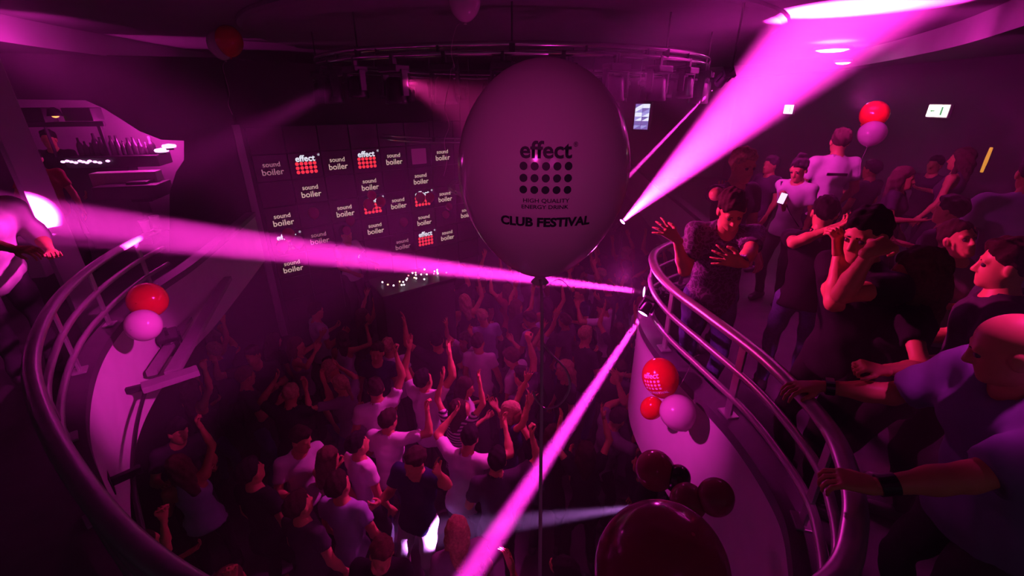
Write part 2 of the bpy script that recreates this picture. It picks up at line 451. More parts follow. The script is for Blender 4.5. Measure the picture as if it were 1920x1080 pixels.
sn_ = link('tripod_stand', bm_mesh('tripod', bm), M_black, lc); sn_.matrix_parent_inverse = lc.matrix_world.inverted()
ld = aimed_light(LAMP_D, at(1170, 340, 6.0), G_mag, 'lit stage light at the right end of the big ring throwing the thin beam', .55)
def hanger(o, p, ztop):
    bpy.context.view_layer.update()
    q = link('hanger_rod', cyl_mesh((p.x, p.y, p.z), (p.x, p.y, ztop), .009, n=8), M_black, o); q.matrix_parent_inverse = o.matrix_world.inverted()
hanger(ld, ld.location, Z_CEIL)
lv = aimed_light(LAMP_V, at(800, 1000, 4.25), lamp_glass('glowing_violet_lens', (.6, .3, 1), 5), 'violet stage light low on the right balcony wall', .4)
hanger(lv, lv.location, ZB - .12)

# ------------------------------------------------------------------ LED wall
SD = Vector((.787, .616, 0)).normalized(); SN = Vector((SD.y, -SD.x, 0)); SU = Vector((0, 0, 1))
S0 = at(510, 315, 6.82); CW, RH = .505, .405
scr_rot = Matrix((SD, SU, SN)).transposed()          # local x = along the wall, y = up, z = towards the room
scr = empty('led_wall', (0, 0, 0)); scr.matrix_world = Matrix.Translation(S0) @ scr_rot.to_4x4()
tag(scr, 'wall of square LED panels showing red dot logos and small white lettering', 'LED wall')
M_panel = mat('led_panel_face', (0.030, 0.018, 0.030), 0.35, noise=0.2, nscale=40)
M_pframe = mat('led_panel_dark', (0.045, 0.02, 0.045), 0.5)
M_ledwhite = mat('led_white', (.8, .8, .85), 0.5, emit=(.85, .9, 1.0), estr=1.1)
M_ledcream = mat('led_cream', (.8, .7, .6), 0.5, emit=(1.0, .72, .60), estr=.62)
M_leddim = mat('led_dim_cream', (.8, .6, .6), 0.5, emit=(1.0, .45, .58), estr=.30)
M_ledred = mat('led_red', (.8, .1, .1), 0.5, emit=(1.0, .035, .055), estr=1.15)
M_ledbox = mat('led_dim_box', (.3, .05, .2), 0.5, emit=(.6, .03, .32), estr=.16)
panel_me = box_mesh((0, 0, -.03), (CW - .012, RH - .012, .06), bevel=.006); panel_me.materials.append(M_panel)
backing = link('backing', box_mesh((2.02, -1.15, -.10), (CW * 9.4, RH * 8.6, .06)), M_black, scr)
eff = text_mesh('effect', .135, bold=.0035); reg = text_mesh('®', .05)
snd = text_mesh('sound', .105, bold=.001); boi = text_mesh('boiler', .135, bold=.0015)
bm = bmesh.new()
for r in range(3):
    for c in range(5):
        bmesh.ops.create_circle(bm, cap_ends=True, segments=14, radius=.0285, matrix=Matrix.Translation((-.136 + .068 * c, .03 - .066 * r, 0)))
dots_me = bm_mesh('dots', bm)
E = {(0, 1), (0, 3), (2, 3), (2, 5), (3, 0), (4, 5)}
T = {(0, 0), (0, 2), (0, 4), (0, 6), (1, 1), (1, 3), (1, 5), (2, 0), (2, 2), (2, 4), (2, 6), (3, 1), (3, 3), (3, 5), (4, 0), (4, 2), (4, 4), (4, 6), (0, 8), (2, 8), (3, 7)}
for r in range(-1, 7):
    for c in range(0, 9):
        p = link('panel', panel_me, None, scr, (c * CW, -r * RH, 0))
        if (r, c) in E:
            q = link('logo_word', eff.copy(), M_ledwhite, p, (0, .105, .004))
            q = link('logo_mark', reg.copy(), M_ledwhite, p, (.215, .15, .004))
            q = link('logo_dots', dots_me, M_ledred, p, (0, 0, .004))
            q['kind'] = 'stuff'
        elif (r, c) in T:
            mm = M_leddim if (r, c) in ((0, 0), (3, 1), (4, 4)) else M_ledcream
            a = snd.copy(); b = boi.copy()
            link('word', a, mm, p, (.0, .05, .004)); link('word', b, mm, p, (0, -.065, .004))
        elif (r, c) == (0, 5):
            link('lit_square', box_mesh((0, 0, .003), (.30, .28, .004), bevel=.001), M_ledbox, p)
# pale frame strip down the left edge of the LED wall
M_strip = mat('frame_strip', (0.5, 0.4, 0.5), 0.4)
link('edge_strip', box_mesh((-CW * .72, -1.1, .0), (.10, RH * 8.6, .10)), M_strip, scr)
# stage and desk below the wall
M_stage = mat('stage_black', (0.035, 0.03, 0.038), 0.5, noise=0.2)
stg = link('stage', box_mesh((3.0, 0, .9), (6.4, .3, 1.9), bevel=.02), M_stage); 
stg.matrix_world = Matrix.Translation(Vector((S0.x, S0.y, .15))) @ scr_rot.to_4x4()
tag(stg, 'low black stage in front of the LED wall behind the crowd', 'stage')
dj = empty('mixing_desk'); dj.matrix_world = Matrix.Translation(at(775, 522, 6.55)) @ scr_rot.to_4x4()
DJL = dj.location.copy()
tag(dj, 'black mixing desk with tiny lit buttons at the foot of the LED wall', 'mixing desk')
hz0 = DJL.z - .3
link('body', box_mesh((0, -hz0 / 2 - .06, 0), (1.15, hz0 - .05, .42), bevel=.02), M_stage, dj)
link('stand', box_mesh((0, -DJL.z + .15, 0), (1.0, .3, .4), bevel=.01), M_stage, dj)
tp = link('top', box_mesh((0, -.03, 0), (1.2, .06, .5), Matrix.Rotation(math.radians(12), 3, 'X'), .01), M_black, dj)
cols = [((1, .9, 1), 9), ((1, .9, 1), 9), ((1, .5, .2), 6), ((1, .1, .15), 5)]
rnd = random.Random(3)
for i in range(26):
    c_, e_ = cols[rnd.choice((0, 0, 0, 1, 2, 3))]
    m_ = mat('button_%d' % int(c_[1] * 100), (.8, .8, .8), .4, emit=c_, estr=e_)
    bt = link('button', box_mesh((0, 0, 0), (.016, .016, .016), bevel=.002), m_, tp, (rnd.uniform(-.5, .5), .02 + rnd.uniform(-.01, .06), rnd.uniform(-.12, .2)))

# ------------------------------------------------------------------ balloons
def balloon_mat(name, col, trans=0.35, rough=0.18):
    m = bpy.data.materials.new(name); m.use_nodes = True; nt = m.node_tree; b = nt.nodes['Principled BSDF']
    b.inputs['Base Color'].default_value = (*col, 1); b.inputs['Roughness'].default_value = rough
    b.inputs['Coat Weight'].default_value = .5; b.inputs['Coat Roughness'].default_value = .06
    tl = nt.nodes.new('ShaderNodeBsdfTranslucent'); tl.inputs['Color'].default_value = (*col, 1)
    mx = nt.nodes.new('ShaderNodeMixShader'); mx.inputs['Fac'].default_value = trans
    nt.links.new(b.outputs[0], mx.inputs[1]); nt.links.new(tl.outputs[0], mx.inputs[2])
    nt.links.new(mx.outputs[0], nt.nodes['Material Output'].inputs['Surface'])
    return m
B_white = balloon_mat('balloon_white', (.80, .62, .74))
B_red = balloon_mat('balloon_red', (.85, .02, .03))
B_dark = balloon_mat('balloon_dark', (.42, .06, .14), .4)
def b_prof(R, H):
    """Teardrop radius over height: z=0 is the widest place, top at +.47H, neck at -.53H."""
    out = []
    n = 26
    for i in range(n + 1):
        a = math.pi * i / n
        z = math.cos(a); r = math.sin(a)
        if z < 0: zz = z * .53 * H; r = r * (1 - .16 * z * z)
        else: zz = z * .47 * H
        out.append((max(r * R, R * .03), zz))
    return out[::-1]
def b_radius(prof, z):
    for (r0, z0), (r1, z1) in zip(prof[:-1], prof[1:]):
        if z0 <= z <= z1: return r0 + (r1 - r0) * (z - z0) / (z1 - z0 + 1e-9)
    return prof[0][0]
def curl(points, wd, m, parent, name='ribbon'):
    P = catmull(points, 8)
    return link(name, sweep(P, rect(wd, wd * .18), smooth=True), m, parent)
M_rib = mat('ribbon_satin', (.75, .55, .68), .25, coat=.4)
def balloon(px, py, t, wpx, hpx, m, label, group=None, tilt=(0, 0), ribbon=None, name='balloon', rib_w=.003):
    c = at(px, py, t); R = wpx * t / FPX / 2; H = hpx * t / FPX
    root = empty(name, c); root.rotation_euler = (tilt[0], tilt[1], 0)
    tag(root, label, 'balloon', group)
    pr = b_prof(R, H)
    bd = link('skin', lathe(pr, 40), m, root)
    link('knot', lathe([(R * .03, 0), (R * .05, -H * .012), (R * .12, -H * .045), (R * .09, -H * .05), (.0005, -H * .03)], 14), m, root, (0, 0, -.53 * H + .001))
    if ribbon:
        inv = Matrix.Translation(c) @ root.rotation_euler.to_matrix().to_4x4()
        inv.invert()
        curl([Vector((0, 0, -.55 * H))] + [inv @ Vector(p) for p in ribbon], rib_w, M_rib, root)
    return root, pr, R, H
M_print = mat('balloon_print', (.012, .012, .03), .5)
M_wprint = mat('balloon_white_print', (.85, .8, .85), .5)
def print_on(root, pr, me, x0, z0, m, name, ang0=0.0, off=.0006):
    me = me.copy()
    for v in me.vertices:
        x, z = v.co.x + x0, v.co.y + z0
        r = b_radius(pr, z) + off; a = x / max(r, .02) + ang0
        v.co = Vector((r * math.sin(a), -r * math.cos(a), z))
    return link(name, me, m, root)
TB = .80
root, pr, R, H = balloon(1018, 318, TB, 317, 398, B_white, 'giant pale balloon printed with a dark dot logo and CLUB FESTIVAL', rib_w=.0055,
    ribbon=[at(1016, 560, .80), at(1016, 700, .76), at(1014, 880, .71), at(1013, 1000, .67), at(1012, 1085, .635), at(1011, 1160, .60)])
FS = .655 / FPX     # metres per pixel at the printed face
def place_print(body, px, py, wpx, bold, nm, sq=1.0):
    me = text_mesh(body, .05, bold=bold)
    xs = [v.co.x for v in me.vertices]; ys = [v.co.y for v in me.vertices]
    k = wpx * FS / (max(xs) - min(xs)); cx = (max(xs) + min(xs)) / 2; cyy = (max(ys) + min(ys)) / 2
    for v in me.vertices: v.co = Vector(((v.co.x - cx) * k, (v.co.y - cyy) * k * sq, 0))
    print_on(root, pr, me, (px - 1018) * FS, -(py - 330) * FS, M_print, nm)
place_print('effect', 1010, 268, 98, .0012, 'logo_word', .95)
place_print('®', 1066, 259, 9, 0, 'logo_mark')
bm = bmesh.new()
for r in range(3):
    for c in range(5): bmesh.ops.create_circle(bm, cap_ends=True, segments=18, radius=7.6 * FS, matrix=Matrix.Translation(((968 + 21.2 * c - 1018) * FS, -(297 + 21.8 * r - 330) * FS, 0)))
o = print_on(root, pr, bm_mesh('d', bm), 0, 0, M_print, 'logo_dots'); o['kind'] = 'stuff'
place_print('HIGH QUALITY', 1013, 362, 90, .0006, 'print_line', .85)
place_print('ENERGY DRINK', 1011, 374, 92, .0006, 'print_line', .85)
place_print('CLUB FESTIVAL', 1014, 406, 188, .0022, 'print_line', .95)
curl([at(1020, 540, .80) - root.location, at(1046, 524, .78) - root.location, at(1066, 538, .78) - root.location, at(1073, 560, .79) - root.location], .003, M_rib, root)
curl([at(1016, 640, .775) - root.location, at(1032, 662, .77) - root.location, at(1060, 692, .755) - root.location, at(1068, 725, .75) - root.location, at(1052, 755, .745) - root.location, at(1024, 766, .735) - root.location, at(1006, 750, .73) - root.location, at(1000, 735, .73) - root.location], .0045, M_rib, root)

balloon(277, 563, 3.42, 66, 62, B_red, 'glossy red balloon on the left balcony wall, above a pink one', 'balloons on the left balcony wall', (math.radians(75), math.radians(20)))
balloon(269, 610, 3.14, 60, 58, B_white, 'glossy pink balloon on the left balcony wall, right below a red one', 'balloons on the left balcony wall', (math.radians(80), 0))
RT = 2.55
r1, p1, R1, H1 = balloon(1238, 707, RT, 66, 78, B_red, 'red balloon with white print, top of the trio on the right wall', 'trio of balloons on the right wall', (math.radians(-18), math.radians(-16)), [at(1262, 742, RT - .03), at(1285, 705, RT - .06), at(1300, 672, RT - .10), at(1312, 665, RT - .15)])
def small_print(root, pr, R, ang):
    me = text_mesh('effect', R * .42, bold=R * .01); print_on(root, pr, me, 0, R * .42, M_wprint, 'logo_word', ang)
    bm = bmesh.new()
    for r in range(3):
        for c in range(5): bmesh.ops.create_circle(bm, cap_ends=True, segments=8, radius=R * .075, matrix=Matrix.Translation(((c - 2) * R * .21, R * .12 - r * R * .21, 0)))
    q = print_on(root, pr, bm_mesh('d', bm), 0, 0, M_wprint, 'logo_dots', ang); q['kind'] = 'stuff'
    me = text_mesh('CLUB FESTIVAL', R * .22, bold=R * .01); print_on(root, pr, me, 0, -R * .6, M_wprint, 'print_line', ang)
small_print(r1, p1, R1, -.75)
balloon(1222, 765, RT + .14, 40, 54, B_red, 'small red balloon squeezed left below the printed red balloon', 'trio of balloons on the right wall', (math.radians(20), math.radians(12)))
balloon(1271, 773, RT - .08, 66, 70, B_white, 'pink balloon hanging lowest in the trio on the right wall', 'trio of balloons on the right wall', (math.radians(-15), math.radians(-25)))
# dim cluster tied below the near rail
CL = 'dim balloons tied below the near rail'
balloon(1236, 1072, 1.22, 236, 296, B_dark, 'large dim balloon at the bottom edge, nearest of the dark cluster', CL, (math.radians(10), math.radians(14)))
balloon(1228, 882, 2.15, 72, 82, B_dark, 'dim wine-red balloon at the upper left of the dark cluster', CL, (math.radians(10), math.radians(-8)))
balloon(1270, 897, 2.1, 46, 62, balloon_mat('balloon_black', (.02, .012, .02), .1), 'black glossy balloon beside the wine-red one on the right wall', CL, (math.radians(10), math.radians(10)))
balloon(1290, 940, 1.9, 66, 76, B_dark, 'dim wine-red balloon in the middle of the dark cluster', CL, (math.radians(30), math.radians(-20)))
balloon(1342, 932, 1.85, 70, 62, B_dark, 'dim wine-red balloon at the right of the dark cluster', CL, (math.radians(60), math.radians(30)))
# balloons under the ceiling
balloon(430, 76, 5.0, 46, 54, B_red, 'red balloon floating under the ceiling at upper left', 'balloons under the ceiling', (.1, .2))
balloon(412, 84, 5.42, 42, 50, B_white, 'pink balloon behind the red one under the ceiling', 'balloons under the ceiling', (.1, -.1), [at(418, 125, 5.1), at(424, 150, 5.1), at(430, 175, 5.1), at(428, 195, 5.1), at(436, 215, 5.1)], rib_w=.006)
balloon(871, 2, 3.1, 60, 66, B_white, 'pink balloon cut by the top edge with a long curly ribbon', 'balloons under the ceiling', (0, 0), [at(856, 50, 3.1), at(846, 95, 3.1), at(852, 125, 3.1), at(846, 130, 3.1), at(842, 160, 3.1), at(834, 200, 3.1), at(842, 235, 3.1), at(833, 265, 3.1), at(838, 300, 3.1), at(832, 330, 3.1)], rib_w=.004)
balloon(1640, 213, 4.8, 48, 46, B_red, 'red balloon above a pink one between the two exit signs', 'balloons beside the exit signs', (.4, .5))
balloon(1635, 250, 4.7, 46, 46, B_white, 'pink balloon below a red one between the two exit signs', 'balloons beside the exit signs', (.3, -.2), [at(1622, 285, 4.7), at(1614, 305, 4.7), at(1612, 330, 4.7)])
# little balloons in front of the LED wall
for (bx, by, wd, mm, lb) in ((697, 366, 17, B_red, 'top small red balloon of the three over the LED wall middle logo'), (714, 378, 18, B_red, 'right small red balloon of the three over the LED wall middle logo'), (692, 383, 20, B_red, 'left small red balloon of the three over the LED wall middle logo'),
        (788, 370, 18, B_red, 'left small red balloon of a pair over the right LED logo'), (806, 370, 17, B_red, 'right small red balloon of a pair over the right LED logo'),
        (541, 439, 22, B_red, 'top small red balloon of the three over the lower left LED logo'), (558, 453, 23, B_white, 'right small pink balloon over the lower left LED logo'), (530, 461, 22, B_white, 'left small pink balloon over the lower left LED logo'),
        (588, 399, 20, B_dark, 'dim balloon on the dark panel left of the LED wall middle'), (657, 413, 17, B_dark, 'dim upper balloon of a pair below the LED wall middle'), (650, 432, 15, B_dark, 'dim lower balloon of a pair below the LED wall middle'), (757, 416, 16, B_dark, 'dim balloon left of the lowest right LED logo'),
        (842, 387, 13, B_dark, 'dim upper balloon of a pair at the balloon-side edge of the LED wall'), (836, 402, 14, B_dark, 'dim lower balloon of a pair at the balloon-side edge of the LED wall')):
    tt = 6.15 + (bx - 530) / 320 * 1.75
    balloon(bx, by, tt, wd, wd * 1.15, mm, lb, 'small balloons in front of the LED wall')

# ------------------------------------------------------------------ exit signs, lit panel, ceiling lamps
M_exit = mat('exit_face', (.8, .9, .8), .4, emit=(.95, 1.0, .80), estr=2.6)
M_exit2 = mat('exit_face_far', (.8, .9, .8), .4, emit=(1.0, .82, 1.0), estr=3.0)
M_green = mat('exit_green', (.05, .5, .15), .4, emit=(.2, .7, .3), estr=.6)
def exit_sign(px, py, wpx, hpx, face, label):
    t = (X1 - .05) / ((px - 960) / FPX); c = at(px, py, t)
    wd, h = .34, .34 * hpx / wpx
    root = empty('exit_sign', c, math.radians(-90)); tag(root, label, 'sign')
    link('housing', box_mesh((0, .02, 0), (wd + .03, .045, h + .03), bevel=.006), M_white, root)
    f = link('face', box_mesh((0, -.006, 0), (wd, .012, h), bevel=.002), face, root)
    bm = bmesh.new()
    add_box(bm, Vector((-.07, -.013, 0)), (.05, .002, .014)); 
    r = bmesh.ops.create_cone(bm, cap_ends=True, segments=3, radius1=.022, radius2=.022, depth=.002, matrix=Matrix.Translation((-.10, -.013, 0)) @ Matrix.Rotation(math.radians(90), 4, 'X') @ Matrix.Rotation(math.radians(90), 4, 'Z'))
    link('arrow', bm_mesh('arrow', bm), M_green, f)
    link('door_symbol', box_mesh((.07, -.013, 0), (.03, .002, h * .7), bevel=.0005), M_green, f)
exit_sign(1759, 208, 46, 22, M_exit, 'glowing white exit sign on the dark wall at far right')
exit_sign(1479, 205, 34, 18, M_exit2, 'small glowing exit sign beside the broad beam')
hxp = at(1203, 219, 7.0)
hx = empty('faceted_led_panel', hxp); tag(hx, 'narrow bluish lit panel of triangular facets right of the big balloon', 'LED panel')
hx.rotation_euler = (0, 0, math.radians(-38))
link('frame', box_mesh((0, .03, 0), (.30, .05, .44), bevel=.01), M_black, hx)
for x_ in (-.1, .1): link('suspension_rod', cyl_mesh((x_, .03, .2), (x_, .03, Z_CEIL - hxp.z), .006, n=8), M_black, hx)
rnd = random.Random(5)
for i in range(6):
    for j in range(2):
        x0 = -.12 + .12 * j; z0 = -.19 + i * .0635
        tri = [(x0, z0), (x0 + .12, z0 + (.03 if j else -.0)), (x0 + (.12 if (i + j) % 2 else 0), z0 + .0635)]
        tri2 = [(x0, z0), (x0 + .12, z0), (x0 + .12, z0 + .0635), (x0, z0 + .0635)]
        for s_, q in enumerate(([tri2[0], tri2[1], tri2[2]], [tri2[0], tri2[2], tri2[3]])):
            cc = Vector((sum(a[0] for a in q) / 3, 0, sum(a[1] for a in q) / 3))
            vs_ = [(cc.x + (a[0] - cc.x) * .94, 0, cc.z + (a[1] - cc.z) * .94) for a in q]
            k_ = rnd.choice((0, 1, 2))
            m_ = mat('facet_%d' % k_, (.6, .6, .9), .4, emit=[(.75, .8, 1), (.42, .42, .95), (.30, .25, .8)][k_], estr=[1.3, .9, .6][k_])
            f = [(v[0], 0.0, v[2]) for v in vs_] + [(v[0], .012, v[2]) for v in vs_]
            link('facet', mesh('facet', f, [(0, 1, 2), (5, 4, 3), (0, 3, 4, 1), (1, 4, 5, 2), (2, 5, 3, 0)]), m_, hx)
def ceiling_lamp(loc, r, label, e):
    root = empty('ceiling_lamp', loc); tag(root, label, 'lamp')
    link('housing', lathe([(r * 1.15, .0), (r * 1.2, -.02), (r * 1.05, -.045), (r, -.035)], 24), M_white, root)
    link('diffuser', lathe([(r, -.035), (r * .7, -.06), (.001, -.07)], 24), lamp_glass('lamp_diffuser', (1, .55, .95), e), root)
tt = .70 / .1102
ceiling_lamp(at(1562, 88, 6.35), .21, 'glowing round ceiling lamp inside the beam, the larger of two', 9)
ceiling_lamp(at(1582, 112, 6.9), .11, 'small glowing lamp just below the larger ceiling lamp in the beam', 9)
point('ceiling_lamp_light', at(1562, 96, 6.25), 22, MAG, .1)

# ------------------------------------------------------------------ bar corner on the left
M_glass = mat('bottle_dark', (.05, .03, .05), .12, coat=.5)
def bar_box(x0, y0, x1, y1, off, depth, m, name, parent=None):
    a = on_bar(x0, y0, off); b = on_bar(x1, y1, off)
    mid = (a + b) / 2; wd = (Vector((b.x, b.y)) - Vector((a.x, a.y))).length; h = abs(a.z - b.z)
    ang = math.atan2((B2 - A2).y, (B2 - A2).x)
    bm = bmesh.new(); add_box(bm, Vector((0, depth / 2, 0)), (wd, depth, h), None, min(.012, h * .2))
    o = link(name, bm_mesh(name, bm), m); o.location = mid; o.rotation_euler = (0, 0, ang)
    return o
BO = .45
ct = bar_box(118, 296, 300, 312, BO, .5, M_black, 'bar_counter'); tag(ct, 'dark bar counter top on the left balcony, set with bottles', 'counter')
cf = bar_box(118, 312, 292, 470, BO + .1, .3, M_coping, 'counter_front'); cf.parent = ct; cf.matrix_parent_inverse = (Matrix.Translation(ct.location) @ ct.rotation_euler.to_matrix().to_4x4()).inverted()
fr = empty('screen_frame', on_bar(120, 262, .55), math.atan2((B2 - A2).y, (B2 - A2).x)); tag(fr, 'black open frame standing on the bar behind the bottles', 'frame')
for (x0, y0, x1, y1, nm) in ((38, 229, 196, 237, 'rail'), (186, 231, 200, 292, 'post'), (78, 231, 106, 295, 'post')):
    q = bar_box(x0, y0, x1, y1, .55, .06, M_black, nm); q.parent = fr; q.matrix_parent_inverse = (Matrix.Translation(fr.location) @ fr.rotation_euler.to_matrix().to_4x4()).inverted()
sp = bar_box(32, 202, 86, 230, .25, .3, M_black, 'hanging_speaker'); tag(sp, 'black box speaker hanging left of the orange lamp', 'speaker')
sp = bar_box(112, 202, 176, 227, .25, .3, M_black, 'hanging_speaker'); tag(sp, 'black box speaker hanging right of the orange lamp', 'speaker')
al = empty('orange_lamp', on_bar(101, 210, .2)); tag(al, 'small orange glowing lamp between the hanging speakers', 'lamp')
link('shade', lathe([(.02, .06), (.06, .03), (.085, -.05), (.07, -.05)], 16), M_black, al)
link('bulb', lathe([(.001, .04), (.04, .02), (.055, -.03), (.03, -.065), (.001, -.075)], 14), mat('orange_bulb', (.9, .5, .2), .4, emit=(1, .42, .10), estr=2.2), al)
prof_b = [(.001, 0), (.036, 0), (.038, .01), (.038, .17), (.030, .20), (.014, .235), (.013, .29), (.001, .29)]
bme = lathe(prof_b, 14); bme.materials.append(M_glass)
bang = math.atan2((B2 - A2).y, (B2 - A2).x)
rnd = random.Random(9)
for i in range(14):
    px = 158 + i * 10.2
    p = on_bar(px, 296, BO + .2)
    o = link('bottle', bme, None, None, p); s_ = rnd.uniform(.75, 1.25); o.scale = (s_ * rnd.uniform(.9, 1.5), s_ * 1.2, s_)
    tag(o, 'dark bottle on the bar counter, %s from the left in its row' % ORD[i], 'bottle', 'bottles on the bar counter')
M_bulb = mat('fairy_bulb', (.9, .6, .9), .4, emit=(1, .45, .95), estr=2.5)
sl = empty('light_string', on_bar(125, 302, BO - .02)); tag(sl, 'string of tiny pink lights along the bar counter edge', 'light string')
for i, px in enumerate((126, 134, 142, 150, 156, 163, 168, 178, 187, 202, 118)):
    p = on_bar(px, 302 + (i % 3) * 1.5, BO - .03)
    bm = bmesh.new(); add_ball(bm, Vector((0, 0, 0)), .022, 10, 6, (1.4, 1, .8))
    link('bulb', bm_mesh('bulb', bm, True), M_bulb, sl, p - sl.location)
cup_p = [(.001, 0), (.024, 0), (.033, .10), (.034, .102), (.031, .10), (.023, .004), (.001, .004)]
for i, (px, py) in enumerate(((309, 274), (303, 282))):
    p = on_bar(px, py + 14, .3)
    sh = empty('wall_lamp', on_bar(px + (8 if i == 0 else 0), py, .12)); tag(sh, ('upper' if i == 0 else 'lower') + ' small pink wall lamp right of the bar bottles', 'lamp')
    link('glow', lathe([(.001, .035), (.08, .02), (.09, 0), (.08, -.02), (.001, -.035)], 16), M_bulb, sh)
    link('plate', lathe([(.001, .0), (.05, -.02), (.05, -.05), (.001, -.05)], 16), M_black, sh)
# padded bench back below the counter, lit pink
M_pad = mat('bench_leather', (.55, .45, .52), .45, noise=.08)
bn = bar_box(165, 326, 300, 352, .0, .22, M_pad, 'bench_back'); tag(bn, 'pale padded bench back below the bar counter', 'bench')
bs = bar_box(170, 352, 300, 372, -.35, .5, M_coping, 'bench_seat'); bs.parent = bn; bs.matrix_parent_inverse = (Matrix.Translation(bn.location) @ bn.rotation_euler.to_matrix().to_4x4()).inverted()
sp = bar_box(234, 342, 286, 378, -.25, .3, M_black, 'floor_speaker'); tag(sp, 'black speaker box in front of the pale bench', 'speaker')
# low pale partition behind the column
lp = bar_box(-140, 392, 88, 520, -1.6, .15, M_plaster, 'low_partition'); tag(lp, 'low pale partition glowing pink behind the slanting column', 'partition')
# plastic cups at the end of the left rail
M_cup = mat('white_cup', (.85, .82, .85), .35)
cm = lathe(cup_p, 18); cm.materials.append(M_cup)
for (px, py, tt, rx, lb) in ((-3.35, 4.02, RAIL + .003, .0, 'white plastic cup lit at the far end of the left railing'), (-3.322, 3.86, RAIL + .003, 0, 'second white cup just left of the lit one on the railing end')):
    o = link('plastic_cup', cm, None, None, (px, py, tt)); o.scale = (1.2, 1.2, 1.05); tag(o, lb, 'cup')

# ------------------------------------------------------------------ brackets, bars and lights outside the left balcony wall
M_bar = mat('pale_bar', (.20, .17, .20), .5, noise=.06)
def flat_bar(a, b, wd, th, m, name):
    a, b = Vector(a), Vector(b); bm = bmesh.new()
    q = (b - a).to_track_quat('X', 'Z').to_matrix()
    add_box(bm, Vector((0, 0, 0)), ((b - a).length, wd, th), None, min(.004, th * .3))
    o = link(name, bm_mesh(name, bm), m); o.location = (a + b) / 2; o.rotation_euler = q.to_euler(); return o
ZK = CZ - 2.0
def zp(px, py, z=ZK): return at_z(px, py, z)
fb = flat_bar(zp(266, 728), zp(372, 694), .11, .05, M_bar, 'lighting_shelf'); tag(fb, 'flat pale shelf arm jutting from the left balcony wall over the crowd', 'shelf')
fb = flat_bar(zp(426, 522), zp(322, 700), .10, .05, M_bar, 'lighting_bar'); tag(fb, 'long pale diagonal bar beside the left balcony wall', 'bar')
fb = flat_bar(zp(352, 598, ZK - .05), zp(285, 700, ZK - .05), .08, .05, M_bar, 'lighting_bar'); tag(fb, 'short pale diagonal bar beside the balloons on the left', 'bar')
for (a, b, lb) in (((203, 741), (266, 726), 'black bracket arm holding the pale shelf on the left wall'), ((203, 906), (266, 878), 'lower black bracket arm on the left balcony wall')):
    fb = flat_bar(zp(*a), zp(*b), .035, .045, M_black, 'wall_bracket'); tag(fb, lb, 'bracket')
    pl = link('wall_plate', box_mesh((0, 0, 0), (.03, .10, .12)), M_black, fb); pl.location = (-(fb.dimensions.x or .2) / 2, 0, 0)
P = catmull([zp(270, 722), zp(254, 780), zp(246, 840), zp(246, 900), zp(262, 985)], 8)
pp = link('curved_pipe', sweep([p + Vector((0, 0, -.04)) for p in P], circ(.014, 8)), M_black); tag(pp, 'thin dark pipe curving between the brackets on the left wall', 'pipe')
for (px, py, tz, lb) in ((318, 585, .05, 'upper black spotlight clamped on the pale diagonal bar'), (318, 642, .0, 'lower black spotlight clamped on the pale diagonal bar')):
    p = zp(px, py, ZK + tz)
    r = make_light(M_lens, .8); r.location = p + Vector((0, 0, .12)); r.rotation_euler = (math.radians(25), 0, math.radians(40)); tag(r, lb, 'stage light')

